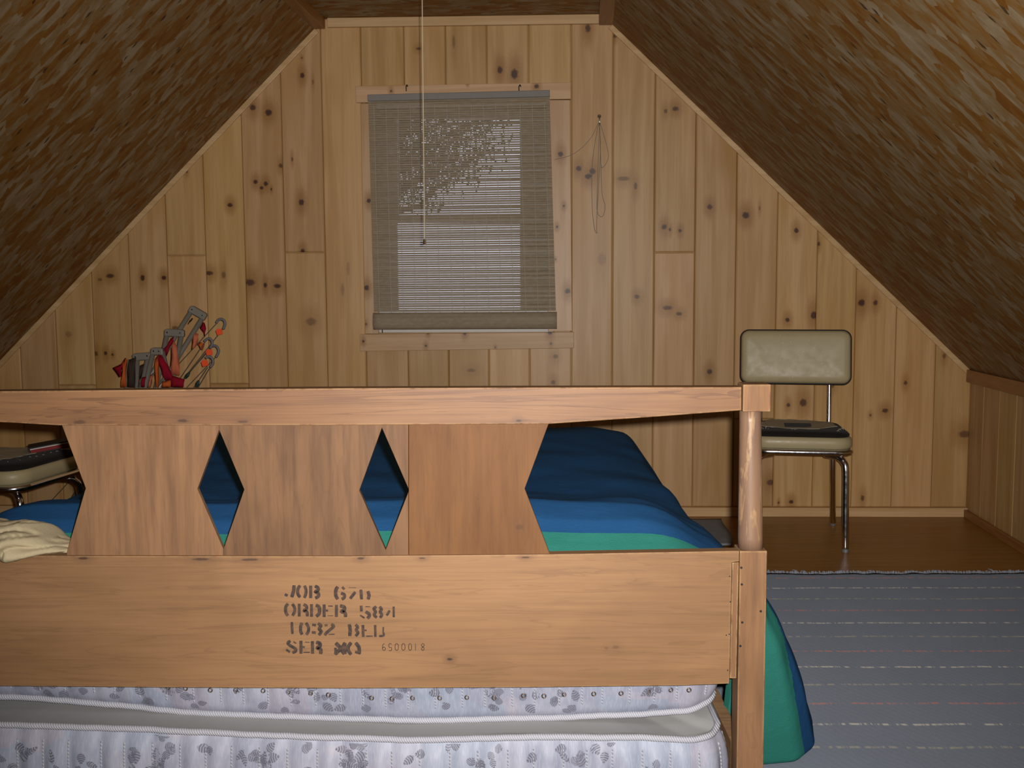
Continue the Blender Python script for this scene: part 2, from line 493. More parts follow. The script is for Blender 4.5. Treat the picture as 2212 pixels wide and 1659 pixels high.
for u0, u1 in zip(edges, edges[1:]):
    strip = clip(clip(GAB, -1, 0, -u0), 1, 0, u1)
    pieces = [clip(strip, 0, -1, -zBASE)]
    if u1 > wu0+.03 and u0 < wu1-.03:
        s = pieces[0]; pieces = []
        pieces.append(clip(s, 0, -1, -(wz1+.01))); pieces.append(clip(s, 0, 1, wz0-.01))
        if u0 < wu0-.015: pieces.append(clip(clip(clip(s, 1, 0, wu0-.004), 0, 1, wz1+.01), 0, -1, -(wz0-.01)))
        if u1 > wu1+.015: pieces.append(clip(clip(clip(s, -1, 0, -(wu1+.004)), 0, 1, wz1+.01), 0, -1, -(wz0-.01)))
    for bz in butts(u0, u1):
        nw = []
        for s in pieces:
            lo = clip(s, 0, 1, bz); hi = clip(s, 0, -1, -bz)
            nw += [q for q in (lo, hi) if len(q) > 2]
        pieces = nw
    for s in pieces:
        s = clean(s)
        if len(s) < 3: continue
        if max(p[1] for p in s)-min(p[1] for p in s) < .01: continue
        zs0, zs1 = min(p[1] for p in s), max(p[1] for p in s)
        ks = [k for k in KN_G if u0 <= k[0] <= u1 and zs0 <= k[1] <= zs1]
        pk += 1
        rr = random.Random(pk*7+3)
        m = pine('pine_plank_%d' % pk, pk*13+1, ks, honey_amt=rr.choice((.35, .5, .7, .95)))
        bev_plank(s, 'plank', m, wall)

M_trim = pine('pine_trim', 77, (), light=(.62,.43,.22), dark=(.50,.32,.14), axis='x', honey_amt=.3)
M_trim_dark = pine('aged_trim', 78, (), light=(.30,.125,.028), dark=(.20,.075,.016), honey=(.26,.10,.02), axis='y', honey_amt=.4)

# baseboard
mb = MB(); mb.box(uKL, uKR, -.028, 0, 0, zBASE)
o = mb.build('baseboard_back', M_trim, None, bevel=.003, loc=G0, rot=GROT); tag(o, kind='structure')

# strips where the ceiling meets the gable
def gable_strip(name, a, b, w, t, mat):
    a = Vector((a[0], a[1])); b = Vector((b[0], b[1])); d = (b-a).normalized(); nn = Vector((-d.y, d.x))*w
    p = [a, b, b+nn, a+nn]
    mb = MB(); mb.prism([GV(q.x, q.y, t) for q in p], [GV(q.x, q.y, 0) for q in p])
    o = mb.build(name, mat, None, bevel=.003, loc=G0, rot=GROT); tag(o, kind='structure'); return o
gable_strip('trim_1', (uL1, zC), (uKL, zK), .024, .024, M_trim)
gable_strip('trim_2', (uKR, zK), (uR1, zC), .024, .024, M_trim)
ca = guz(707, 52, .03); cb = guz(1294, 44.5, .03)
gable_strip('trim_3', (cb[0], zT-.040), (ca[0], zT-.040), -.039, .035, M_trim)

# sloping and flat ceilings of strand board, with object axes along the roof
def slab(name, p0, p1, mat, thick=.03, extend=.0):
    """plane through gable points p0 (low) - p1 (high) running back along the axis; object x = axis, y = up the slope"""
    P0 = gw(*p0); P1 = gw(*p1)
    L = (P0.y - BACKY)/AX.y
    ex = -AX; ey = (P1-P0); ey = (ey - ex*ey.dot(ex)); hlen = ey.length; ey.normalize(); ez = ex.cross(ey)
    M = Matrix(((ex.x, ey.x, ez.x, P0.x), (ex.y, ey.y, ez.y, P0.y), (ex.z, ey.z, ez.z, P0.z), (0, 0, 0, 1)))
    inv = M.inverted()
    pts = [inv @ P0, inv @ P1, inv @ along(P1, BACKY), inv @ along(P0, BACKY)]
    mid = inv @ Vector((0, 2, 1.0)); sgn = -1 if mid.z > 0 else 1
    mb = MB(); mb.prism(pts, [Vector((p.x, p.y, p.z+sgn*thick)) for p in pts])
    o = mb.build(name, mat); o.matrix_world = M
    tag(o, kind='structure'); return o
slab('ceiling_left', (uKL, zK), (uL2, zT), M_osb)
slab('ceiling_right', (uKR, zK), (uR2, zT), M_osb)
slab('ceiling', (uL2, zT), (uR2, zT), M_osb)

# dark battens along the ceiling angles
def batten(name, g, w1, w2, d1, d2, mat, y1=BACKY):
    """g gable point; d1,d2 unit offsets (u,z) spanning a board section"""
    sec = [(0, 0), (d1[0]*w1, d1[1]*w1), (d1[0]*w1+d2[0]*w2, d1[1]*w1+d2[1]*w2), (d2[0]*w2, d2[1]*w2)]
    P = [along(gw(g[0]+a, g[1]+b), gw(g[0], g[1]).y-.02) for a, b in sec]
    mb = MB(); mb.prism(P, [along(p, y1) for p in P])
    o = mb.build(name, mat, bevel=.002); tag(o, kind='structure'); return o
sl = Vector((uL1-uKL, zC-zK)).normalized(); sr = Vector((uR1-uKR, zC-zK)).normalized()
batten('trim_4', (uL1-.004, zC-.004), .050, zT-zC+.004, (1, 0), (0, 1), M_trim_dark)
batten('trim_5', (uR1-.056, zC-.004), .060, zT-zC+.004, (1, 0), (0, 1), M_trim_dark)
batten('trim_6', (uKR-.024, zK-.045), .024, .055, (1, 0), (0, 1), M_trim_dark)

# knee walls
def knee(name, u, side, n_planks):
    root = empty(name, (0, 0, 0)); tag(root, kind='structure')
    P = gw(u, 0); out = AX.cross(Vector((0, 0, 1))); out = out if (out.x > 0) == (side > 0) else -out   # away from the room
    a = P; b = along(P, BACKY)
    mb = MB()
    q = [a+out*.012, b+out*.012, b+out*.09, a+out*.09]
    mb.prism([p+Vector((0,0,zK+.03)) for p in q], q)
    bm_ = pine(name+'_backing', 91 if side > 0 else 92, (), axis='z', light=(.47,.30,.125), dark=(.36,.21,.07), honey=(.33,.17,.04))
    mb.build('wall_backing', bm_, root)
    for i in range(n_planks):
        y0 = a - AX*(.172*i+.001); y1 = a - AX*(.172*(i+1)-.001)
        e = .003
        mb = MB()
        d = (y1-y0).normalized()
        mb.loft([[y0+out*.013, y1+out*.013, y1+out*.013+Vector((0,0,zK)), y0+out*.013+Vector((0,0,zK))],
                 [y0+out*.003, y1+out*.003, y1+out*.003+Vector((0,0,zK)), y0+out*.003+Vector((0,0,zK))],
                 [y0+d*e, y1-d*e, y1-d*e+Vector((0,0,zK)), y0+d*e+Vector((0,0,zK))]], cap0=False)
        m = pine('%s_plank_%d' % (name, i), 300+i*5+side, (), light=(.50,.325,.14), dark=(.38,.225,.08), honey=(.34,.18,.045), honey_amt=.6)
        mb.build('plank', m, root)
    return out
outR = knee('wall_right', uKR, 1, 8)
outL = knee('wall_left', uKL, -1, 4)
mb = MB(); P = gw(uKR, 0); q = [P-outR*.016, along(P, BACKY)-outR*.016, along(P, BACKY)-outR*.001, P-outR*.001]
mb.prism([p+Vector((0,0,.035)) for p in q], q)
o = mb.build('baseboard_right', M_trim_dark, bevel=.002); tag(o, kind='structure')

# wall behind the camera
p = [along(gw(u, z), BACKY) for u, z in GAB]
mb = MB(); mb.prism(p, [q+Vector((0, -.06, 0)) for q in p])
o = mb.build('wall_front', M_pine_plain); tag(o, kind='structure')

# floor
m, nt, b = new_mat('varnished_floor', rough=.38, spec=.4)
P = nt.obj()
a = nt.noise(nt.mapping(P, scale=(1.2, 22, 1)), 1.4, 4, .6, .8); c = nt.noise(nt.mapping(P, scale=(5, 160, 1)), 1, 3)
col = nt.mix(nt.mapr(a, .3, .7, 0, 1, True), (.35, .165, .028), (.26, .115, .015))
col = nt.mix(nt.mapr(c, .4, .75, 0, .5), col, (.13, .055, .012))
setc(nt, b, col)
p = [gw(uKL-.1, 0), gw(uKR+.1, 0)]; p = [p[0]+Vector((0,.1,0)), p[1]+Vector((0,.1,0)), along(p[1], BACKY), along(p[0], BACKY)]
mb = MB(); mb.prism(p, [q-Vector((0,0,.05)) for q in p])
o = mb.build('floor', m); tag(o, kind='structure')

# ================================================================== WINDOW
win = empty('window_1', G0, GROT); tag(win, kind='structure')
def casing_mat(seed, pts, axis):
    ks = []
    for kx, ky, r, st in pts:
        u, z = guz(kx, ky, .03); ks.append((u, z, r*.002, r*.002, st))
    return pine('casing_pine_%d' % seed, seed, ks, axis=axis, honey_amt=.35, light=(.60,.39,.22), dark=(.50,.30,.15))
def casing(px, mat):
    q = [guz(x, y, .03) for x, y in px]
    mb = MB(); mb.prism([GV(u, z, T_PL+.017) for u, z in q], [GV(u, z, T_PL-.001) for u, z in q])
    return mb.build('casing', mat, win, bevel=.002)
casing([(768,186),(1233,178),(1233,214),(769,222)], casing_mat(41, [(1159,187,5,1),(1010,181,2,1),(845,197,3,.8)], 'x'))
casing([(779,224),(812,224),(818,721),(789,721)], casing_mat(42, [(797,434,5,1),(792,622,6,1),(791,700,3,.7)], 'z'))
casing([(1180,216),(1231,216),(1236,715),(1184,716)], casing_mat(43, [(1211,333,6,1),(1226,629,6,1),(1218,445,3,1),(1203,490,3,1),(1200,560,2,.8)], 'z'))
casing([(777,722),(1240,717),(1240,752),(778,759)], casing_mat(44, [(785,737,3,1),(920,747,3,.9),(1004,721,4,.9),(925,720,3,.9),(1188,719,5,1),(1190,742,3,.8),(1070,750,2,.9)], 'x'))
M_sash = plain('sash_paint', (.60, .57, .52), .45)
mg, ntg, bg = new_mat('window_glass')
tr = ntg.n('BsdfTransparent', {0: (.93, .95, .95, 1)}); gl = ntg.n('BsdfGlossy', {'Roughness': .02})
fr = ntg.n('Fresnel', {'IOR': 1.45})
mx = ntg.n('MixShader', {0: fr.outputs[0], 1: tr.outputs[0], 2: gl.outputs[0]})
ntg.t.links.new(mx.outputs[0], ntg.t.nodes['Material Output'].inputs[0])
# jamb box lining the opening
jb = MB()
jb.box(wu0-.004, wu0+.018, -.0, .10, wz0, wz1); jb.box(wu1-.018, wu1+.004, -.0, .10, wz0, wz1)
jb.box(wu0+.018, wu1-.018, 0, .10, wz1-.018, wz1); jb.box(wu0+.018, wu1-.018, 0, .10, wz0, wz0+.02)
jb.build('jamb', M_sash, win)
def sash(px0, py0, px1, py1, yoff, fw_l, fw_r, fw_t, fw_b):
    """glass limits in pixels, frame widths in metres"""
    u0, z1 = guz(px0, py0, -yoff); u1, z0 = guz(px1, py1, -yoff)
    mb = MB(); y0, y1 = yoff, yoff+.03
    ul, ur = wu0+.0185, wu1-.0185
    mb.box(ul, u0, y0, y1, z0-fw_b, z1+fw_t); mb.box(u1, ur, y0, y1, z0-fw_b, z1+fw_t)
    mb.box(u0, u1, y0, y1, z1, z1+fw_t); mb.box(u0, u1, y0, y1, z0-fw_b, z0)
    s = mb.build('sash', M_sash, win)
    mb = MB(); mb.box(u0-.004, u1+.004, y0+.013, y0+.016, z0-.004, z1+.004)
    mb.build('pane', mg, s)
sash(857, 257, 1124, 462, .062, .05, .06, .05, .018)
sash(857, 482, 1124, 668, .030, .05, .06, .020, .05)

# bamboo roll-up blind hanging in front of the window, slightly askew
M_slat, nts, bs = new_mat('blind_reed', rough=.7, spec=.2)
P = nts.obj()
col = nts.mix(nts.mapr(nts.noise(nts.mapping(P, scale=(1.5, 1, 150)), 1.0, 3), .3, .7), (.44, .345, .225), (.32, .25, .165))
col = nts.mix(nts.mapr(nts.noise(nts.mapping(P, scale=(40, 1, 90)), 1.0, 2), .45, .7, 0, .4), col, (.52, .45, .34))
setc(nts, bs, col)
tl = nts.n('BsdfTranslucent', {0: (.62, .56, .52, 1)})
mxs = nts.n('MixShader', {0: .30, 1: bs.outputs[0], 2: tl.outputs[0]})
nts.t.links.new(mxs.outputs[0], nts.t.nodes['Material Output'].inputs[0])
M_thread = plain('blind_thread', (.48, .45, .41), .8)
BO = T_PL+.034
bl = empty('roll_up_blind', G0, GROT)
tag(bl, 'brown-grey woven bamboo roll-up blind hanging over the gable window', 'blind')
TL = Vector(guz(795, 206, BO)); TR = Vector(guz(1187, 196, BO)); BL = Vector(guz(808, 676, BO)); BR = Vector(guz(1201, 674, BO))
def bq(s, t): return (TL*(1-s)+TR*s)*(1-t)+(BL*(1-s)+BR*s)*t
rnd = random.Random(4)
NS = 98; mb = MB()
for i in range(2, NS):
    t = i/NS; hh = .5/NS*rnd.uniform(.84, .95)
    g1 = rnd.uniform(-.0008, .0008); tilt = rnd.uniform(-.0006, .0006)
    a0, a1 = bq(0, t-hh), bq(1, t-hh); b0, b1 = bq(0, t+hh), bq(1, t+hh)
    y = BO + g1
    mb.add([GV(a0.x, a0.y, y-.0012), GV(a1.x, a1.y+tilt, y-.0012), GV(b1.x, b1.y+tilt, y-.0012), GV(b0.x, b0.y, y-.0012),
            GV(a0.x, a0.y-.0008, y+.001), GV(a1.x, a1.y+tilt-.0008, y+.001), GV(b1.x, b1.y+tilt+.0008, y+.001), GV(b0.x, b0.y+.0008, y+.001)],
           [(4,5,6,7),(0,3,2,1),(0,1,5,4),(3,7,6,2),(0,4,7,3),(1,2,6,5)])
o = mb.build('reeds', M_slat, bl); o['kind'] = 'stuff'
mb = MB()
for k in range(15):
    s = .03+.94*k/14
    pts = [GV(*bq(s, t/20), BO+.0022) for t in range(1, 21)]
    mb.tube(pts, .0009, 4)
o = mb.build('warp_threads', M_thread, bl); o['kind'] = 'stuff'
a, b_ = bq(-.002, 0), bq(1.002, 0)
mb = MB(); d = (b_-a).normalized(); nn = Vector((-d.y, d.x))
p = [a+nn*.002, b_+nn*.002, b_-nn*.026, a-nn*.026]
mb.prism([GV(q.x, q.y, BO+.010) for q in p], [GV(q.x, q.y, BO-.012) for q in p])
M_head = plain('blind_headrail', (.24, .22, .20), .6); mb.build('headrail', M_head, bl, bevel=.003)
# rolled bottom
c0 = Vector(guz(807, 694, BO+.012)); c1 = Vector(guz(1203, 692, BO+.012))
mb = MB(); n = 22; rings = []
for k in range(31):
    s = k/30; c = c0*(1-s)+c1*s; r = .0355
    rings.append([GV(c.x, c.y+r*1.05*math.sin(2*math.pi*i/n), BO+.012+r*.75*math.cos(2*math.pi*i/n)) for i in range(n)])
mb.loft(rings); mb.build('bottom_roll', M_slat, bl, smooth=True)
for px in (877, 1121):      # hooks the blind hangs from
    u, z = guz(px, 190, BO)
    mb = MB(); mb.tube(spline([GV(u, z-.012, BO-.008), GV(u, z+.006, BO-.004), GV(u+.005, z+.012, BO+.004), GV(u+.008, z+.004, BO+.006)], 5), .0022, 6)
    mb.build('hook', M_nail, bl, smooth=True)
u, z = guz(826, 716, BO)
mb = MB(); mb.box(u-.002, u+.002, -BO-.002, -BO+.002, z-.006, z+.03); mb.build('cord_end', M_nail, bl)

# cord looped over a hook beside the window
hk = empty('cord_hook', G0, GROT); tag(hk, 'small silver screw hook on a pine board right of the window', 'hook')
u, z = guz(1295, 262, T_PL+.02)
mb = MB(); mb.tube(spline([GV(u, z+.024, T_PL), GV(u, z+.024, T_PL+.022), GV(u, z+.004, T_PL+.030), GV(u, z-.014, T_PL+.026), GV(u, z-.014, T_PL+.012), GV(u, z-.004, T_PL+.010)], 6), .0028, 8)
mb.build('hook', M_chrome, hk, smooth=True)
mb = MB(); mb.tube([GV(u, z+.024, T_PL), GV(u, z+.024, T_PL+.003)], .008, 10); mb.build('plate', M_nail, hk)
M_cord = plain('blind_cord', (.25, .22, .19), .8)
def gp(px, py, off): u, z = guz(px, py, off); return GV(u, z, off)
mb = MB()
mb.tube(spline([gp(1198,345,BO+.002), gp(1240,332,.04), gp(1275,300,.04), gp(1293,266,.045), gp(1297,268,.045), gp(1312,320,.04), gp(1313,345,.04), gp(1300,362,.038), gp(1297,330,.04), gp(1294,268,.046),
    gp(1280,350,.042), gp(1279,440,.04), gp(1284,492,.04), gp(1290,503,.04), gp(1289,480,.04), gp(1297,330,.043), gp(1297,300,.043), gp(1300,410,.04), gp(1307,445,.04), gp(1302,467,.04), gp(1291,460,.04), gp(1290,420,.04), gp(1295,268,.047)], 7), .0011, 5)
o = mb.build('blind_cord', M_cord, None, loc=G0, rot=GROT, smooth=True)
tag(o, 'thin grey cord running from the blind and looped over the silver hook', 'cord')

# tree outside the window
tree = empty('tree', (-1.2, 9.0, -3.0)); tag(tree, 'dark leafy tree outside, dimly visible through the blind', 'tree')
M_bark = plain('bark', (.06, .045, .035), .9); M_leaf = plain('tree_leaf', (.035, .055, .02), .8)
rnd = random.Random(11)
mb = MB(); mb.tube(spline([(0,0,0),(.05,.02,1.6),(-.05,.0,3.2),(.1,.05,4.6),(.15,0,6.5)], 6), [.16-.005*i for i in range(25)], 8)
mb.build('trunk', M_bark, tree, smooth=True)
mb = MB(); lf = MB()
for i in range(26):
    z0 = rnd.uniform(4.25, 5.6); a = rnd.gauss(0, .8); L = rnd.uniform(.5, 1.15)
    pts = [Vector((.03, 0, z0))]
    for k in range(1, 6):
        pts.append(Vector((math.cos(a)*L*k/5+rnd.uniform(-.08,.08), math.sin(a)*L*k/5*.7, z0+.12*k+rnd.uniform(-.08,.08))))
    mb.tube(pts, [.03,.026,.02,.015,.01,.006], 5)
    for k in range(300):
        c = pts[rnd.randint(2, 5)] + Vector((rnd.gauss(0,.13), rnd.gauss(0,.2), rnd.gauss(0,.07)))
        q = Matrix.Rotation(rnd.uniform(0,6.28),3,'Z') @ Matrix.Rotation(rnd.uniform(-1,1),3,'X'); s = rnd.uniform(.015,.032)
        lf.add([c+q@Vector((-s*.5,0,0)), c+q@Vector((0,0,-s)), c+q@Vector((s*.5,0,0)), c+q@Vector((0,0,s))], [(0,1,2,3)])
mb.build('branches', M_bark, tree)
o = lf.build('foliage', M_leaf, tree); o['kind'] = 'stuff'

# pull string from the ceiling
st = empty('pull_string', (0, 0, 0)); tag(st, 'pale cotton pull string hanging from the ceiling in front of the window', 'string')
SY = 3.35
b0 = at_y(917, 519, SY); t0 = at_y(912, 2, SY); d = (t0-b0)/(t0.z-b0.z); top = b0 + d*(zT-.001-b0.z)
mb = MB(); mb.tube([b0, b0*.5+top*.5, top], .0014, 6); mb.build('string', plain('cotton_string', (.62, .50, .33), .9), st)
mb = MB(); mb.tube([b0+Vector((0,0,.004)), b0-Vector((0,0,.012))], [.004, .0055], 8); mb.build('bead', M_chrome, st)

# ================================================================== BED
BY = 1.85
bc = at_y(655, 1000, BY)
BO3 = Vector((bc.x, BY, 0))
bed = empty('bed', BO3)
tag(bed, 'brown stained wooden bed with diamond cut-outs and stencilled lettering on its headboard', 'bed')
def bp(px, py, dy=0.0): return at_y(px, py, BY) - BO3 + Vector((0, dy, 0))
def bslab(px, th, dy=0.0):
    f = [bp(x, y, dy) for x, y in px]
    return MB().prism(f, [p+Vector((0, th, 0)) for p in f])
def bk(lst):   # knots for bed boards
    return [(bp(x, y).x, bp(x, y).z, rx*.0008, ry*.0008, s) for x, y, rx, ry, s in lst]
M_rail = stained('stain_rail', 3, 'x', base=(0.175,0.084,0.037), dark=(0.085,0.038,0.020), pale=(0.235,0.118,0.052), worn=.8, blotch=.35,
                 knots=bk([(395,909,12,4,.8),(525,911,12,3,.7),(172,912,14,5,.6),(1120,909,7,3,.9),(420,877,7,3,0)]))
bslab([(1602,836),(1100,837),(740,838.5),(370,841.5),(0,845),(-288,848),(-288,889),(0,912),(127,919),(640,919),(1185,916),(1400,901.5),(1602,886.5)], .034).build('top_rail', M_rail, bed, bevel=.0015)
def pm(s, **k): return stained('stain_panel_%d' % s, s, 'z', **k)
bslab([(125,905),(471,905),(471,930),(424,1058),(480,1188),(480,1210),(140,1210),(142,1192),(182,1056)], .012, .006).build('panel_board', pm(21, base=(0.185,0.095,0.045), pale=(0.235,0.124,0.061), dark=(0.090,0.045,0.026), blotch=.6), bed, bevel=.0008)
bslab([(471.4,905),(881.5,905),(881.5,1057),(824,925),(775,1061),(832,1190),(881.5,1064),(881.5,1210),(480.4,1210),(480.4,1188),(525.6,1059),(471.4,930)], .012, .006).build('panel_board', pm(22, base=(0.139,0.071,0.034), pale=(0.176,0.092,0.045), dark=(0.066,0.034,0.020), blotch=.7), bed, bevel=.0008)
bslab([(882.3,905),(1186,905),(1185.5,916),(1133.5,1057),(1187,1196),(1188,1210),(882.3,1210)], .012, .006).build('panel_board', pm(23, base=(0.136,0.058,0.020), pale=(0.167,0.074,0.026), dark=(0.070,0.030,0.012), blotch=.4, knots=bk([(1122,1140,9,6,.35)])), bed, bevel=.0008)
M_board = stained('stain_board', 31, 'x', line_amt=.22, base=(0.213,0.112,0.050), dark=(0.104,0.053,0.028), pale=(0.275,0.147,0.068), blotch=.30, worn=.5,
                  knots=bk([(972,1424,7,3,1),(180,1206,12,3,.9),(435,1208,20,3,.8),(540,1209,20,3,.8),(780,1206,9,3,.9),(912,1206,7,2,.8),(1135,1204,9,2,.9),(1330,1398,8,4,.35),(1310,1400,5,3,.3)]))
lb = bslab([(1597,1190),(1188,1197.5),(740,1201.5),(0,1200.5),(-285,1199),(-270,1481),(0,1482),(400,1485.5),(740,1487),(1150,1485),(1480,1481),(1575,1477),(1576,1466),(1581,1215),(1597,1213)], .024).build('lower_board', M_board, bed, bevel=.0012)

# posts
M_post = stained('stain_post', 41, 'z', base=(0.190,0.097,0.045), dark=(0.085,0.045,0.030), pale=(0.245,0.127,0.061), blotch=.45, worn=1.0)
M_turn, ntt, btt = new_mat('worn_turned_wood', rough=.42, spec=.3)
P = ntt.obj()
a = ntt.noise(ntt.mapping(P, scale=(70, 70, 5)), 1.0, 4, .6); w2 = ntt.noise(ntt.mapping(P, loc=(3,1,8), scale=(40, 40, 6)), 1.0, 4, .7, .6)
col = ntt.mix(ntt.mapr(a, .3, .7), (.235,.132,.072), (.145,.088,.064))
col = ntt.mix(ntt.mapr(w2, .555, .62, 0, .5, True), col, (.42,.26,.125))
setc(ntt, btt, col)
def post(sx, name='post'):
    """sx mirrors the post about the bed's centre"""
    r = empty(name); r.parent = bed
    mir = lambda v: Vector((v.x*sx, v.y, v.z))
    x0, x1 = bp(1598, 1190).x, bp(1657, 1190).x; z1 = bp(1627, 1190).z
    wd_ = x1-x0
    mb = MB(); mb.box(x0*sx, x1*sx, -.001, wd_-.001, .011 if sx > 0 else 0, z1); mb.build('post_foot', M_post, r, bevel=.0015)
    zc0, zc1 = bp(1634, 889).z, bp(1634, 830).z; xc0, xc1 = bp(1604, 860).x, bp(1664, 860).x
    mb = MB(); mb.box(xc0*sx, xc1*sx, -.004, xc1-xc0-.004, zc0, zc1); mb.build('post_cap', M_post, r, bevel=.002)
    mb = MB(); rings = []
    for k in range(13):
        t = k/12; z = z1-.001+(zc0-z1+.002)*t
        rad = .5*(wd_*(.92-.14*t)) ; cx = (x0+x1)/2 + ((xc0+xc1)/2-.005-(x0+x1)/2)*t
        rings.append([Vector((sx*(cx+rad*math.cos(2*math.pi*i/28)), wd_/2+rad*math.sin(2*math.pi*i/28), z)) for i in range(28)])
    mb.loft(rings); mb.build('turned_shaft', M_turn, r, smooth=True)
    return r
pr = post(1); post(-1)
bslab([(1582,1216),(1596.5,1215),(1591,1466),(1576.8,1466)], .022, .001).build('filler_strip', M_post, bed, bevel=.001)
for px, py in ((1602,1262),(1603,1344),(1601,1226),(1599,1395),(1643,1320)):
    c = bp(px, py, -.0015); mb = MB(); mb.tube([c+Vector((0,-.0004,0)), c+Vector((0,.0015,0))], .0022, 8); mb.build('screw', M_nail, pr)
for px, py in ((1576,1245),(1577.5,1300),(1575,1370),(1569,1372),(1572,1448)):
    c = bp(px, py); mb = MB(); mb.tube([c+Vector((0,-.0006,0)), c+Vector((0,.001,0))], .0012, 6); mb.build('nail', M_nail, lb)

# side rails, slats support and low footboard (under the bedding)
hwB = bp(1590, 1300).x
FOOT = 2.07
M_side = stained('stain_side', 51, 'x')
for sx in (1, -1):
    mb = MB(); xx = sorted((sx*(hwB+.006), sx*(hwB+.030))); mb.box(xx[0], xx[1], .05, FOOT, .05, .19); mb.build('side_rail', M_side, bed, bevel=.002)
mb = MB(); mb.box(-hwB-.03, hwB+.03, FOOT+.0, FOOT+.03, .0, .36); mb.build('footboard', M_side, bed, bevel=.003)

# stencilled lettering, drawn stroke by stroke on the lower board
M_ink, nti, bi = new_mat('stencil_ink', rough=.7, spec=.1)
nn_ = nti.noise(nti.obj(), 160, 3)
setc(nti, bi, nti.mix(nti.mapr(nn_, .35, .75), (.040,.032,.030), (.105,.062,.040)))
bi.inputs['Alpha'].default_value = .93
STROKES = [  # (points in the photo's zoom frame, width)
# JOB 670
([(200,300),(225,310)],36),([(306,195),(300,260),(280,325)],40),([(375,195),(352,235),(352,290),(375,328)],36),([(432,198),(448,240),(446,290),(430,335)],34),
([(505,200),(505,335)],42),([(560,200),(592,220),(590,250),(560,265),(596,285),(596,320),(565,340)],38),
([(825,210),(805,250),(805,310),(825,350)],40),([(885,212),(905,235)],32),([(872,285),(905,300),(905,335),(880,352)],36),
([(960,216),(1045,218)],7),([(1035,272),(990,330),(980,346)],34),([(1104,245),(1108,300),(1112,352)],34),([(1190,265),(1202,310),(1190,352)],38),
# ORDER 584
([(230,412),(208,450),(208,510),(230,548)],36),([(288,415),(312,455),(310,510),(290,548)],34),([(368,415),(368,555)],38),([(425,420),(455,440),(450,475),(425,490),(460,510),(465,555)],36),
([(515,420),(515,558)],40),([(570,428),(605,450),(608,520),(575,556)],40),([(665,425),(665,560)],42),([(680,490),(708,492)],26),([(715,436),(768,438)],16),([(708,552),(772,552)],10),
([(812,430),(812,560)],42),([(860,435),(905,450),(905,485),(870,500),(915,520),(920,562)],40),
([(1108,438),(1110,495)],38),([(1160,443),(1212,444)],12),([(1165,508),(1200,530),(1205,558),(1185,580)],38),([(1098,548),(1145,578)],24),
([(1285,445),(1258,470),(1280,505),(1262,540),(1290,572)],34),([(1330,448),(1352,475),(1335,505),(1355,540),(1335,572)],34),([(1445,492),(1425,530),(1412,545)],28),([(1495,448),(1497,565)],30),
# 1032 BED
([(280,632),(282,700),(288,765)],30),([(398,640),(385,680),(385,735),(400,772)],36),([(452,640),(478,690),(478,735),(455,775)],34),
([(528,660),(562,665)],34),([(596,648),(628,670),(605,710),(632,740),(605,780)],36),([(525,752),(560,755)],36),
([(676,668),(702,664)],30),([(755,655),(780,680),(735,720),(690,760),(676,782)],34),([(720,775),(790,773)],16),
([(966,660),(976,720),(972,790)],40),([(1045,660),(1066,690),(1048,722),(1070,755),(1045,792)],34),([(1128,668),(1132,798)],38),([(1145,725),(1168,728)],22),([(1168,797),(1242,796)],16),
([(1275,668),(1277,800)],34),([(1372,690),(1370,760)],20),([(1325,795),(1375,790),(1375,755)],24),
# SER NO
([(258,855),(232,880),(262,910),(320,945),(325,975),(290,992)],34),([(300,862),(328,880)],20),([(215,960),(255,985)],30),
([(388,858),(390,998)],42),([(405,925),(430,928)],26),([(440,868),(490,870)],12),([(420,990),(492,990)],16),
([(525,862),(527,1000)],42),([(575,870),(615,885),(612,920),(582,935),(622,955),(625,1003)],42),
([(808,882),(850,925),(905,1005)],44),([(915,880),(885,930),(850,960),(800,1008)],44),([(800,940),(805,1012)],36),([(915,890),(918,1005)],36),([(985,878),(955,920),(955,970),(985,1012)],40),([(905,960),(960,950)],40),
([(1045,880),(1080,930),(1085,1000)],42),([(1040,985),(1095,1000)],36),
]
def ribbon(mb, pts, w, y=-.0007, n=4):
    pts = [Vector((p[0], p[1])) for p in pts]
    if len(pts) > 2:
        pts = [Vector((v.x, v.y)) for v in spline([(p.x, p.y, 0) for p in pts], n)]
    L, R = [], []
    for i, p in enumerate(pts):
        a = pts[max(0, i-1)]; b = pts[min(len(pts)-1, i+1)]
        d = (b-a).normalized(); q = Vector((-d.y, d.x))
        k = .82 if i in (0, len(pts)-1) else 1.0
        L.append(p+q*w*.5*k); R.append(p-q*w*.5*k)
    d0 = (pts[0]-pts[1]).normalized()*w*.16; d1 = (pts[-1]-pts[-2]).normalized()*w*.16
    L[0] += d0; R[0] += d0; L[-1] += d1; R[-1] += d1
    conv = lambda q: bp(580+q.x/5.53, 1230+q.y/5.53, y)
    v = [conv(q) for q in L]+[conv(q) for q in R]; m = len(L)
    mb.add(v, [(i, i+1, m+i+1, m+i) for i in range(m-1)])
mb = MB(); rnd = random.Random(8)
for k, (pts, w) in enumerate(STROKES): ribbon(mb, pts, w*1.1, -.0006-.00002*(k % 9))
o = mb.build('stencil_lettering', M_ink, lb); tag(o, label='faded black stencil reading JOB 670, ORDER 584, 1032 BED, SER NO')
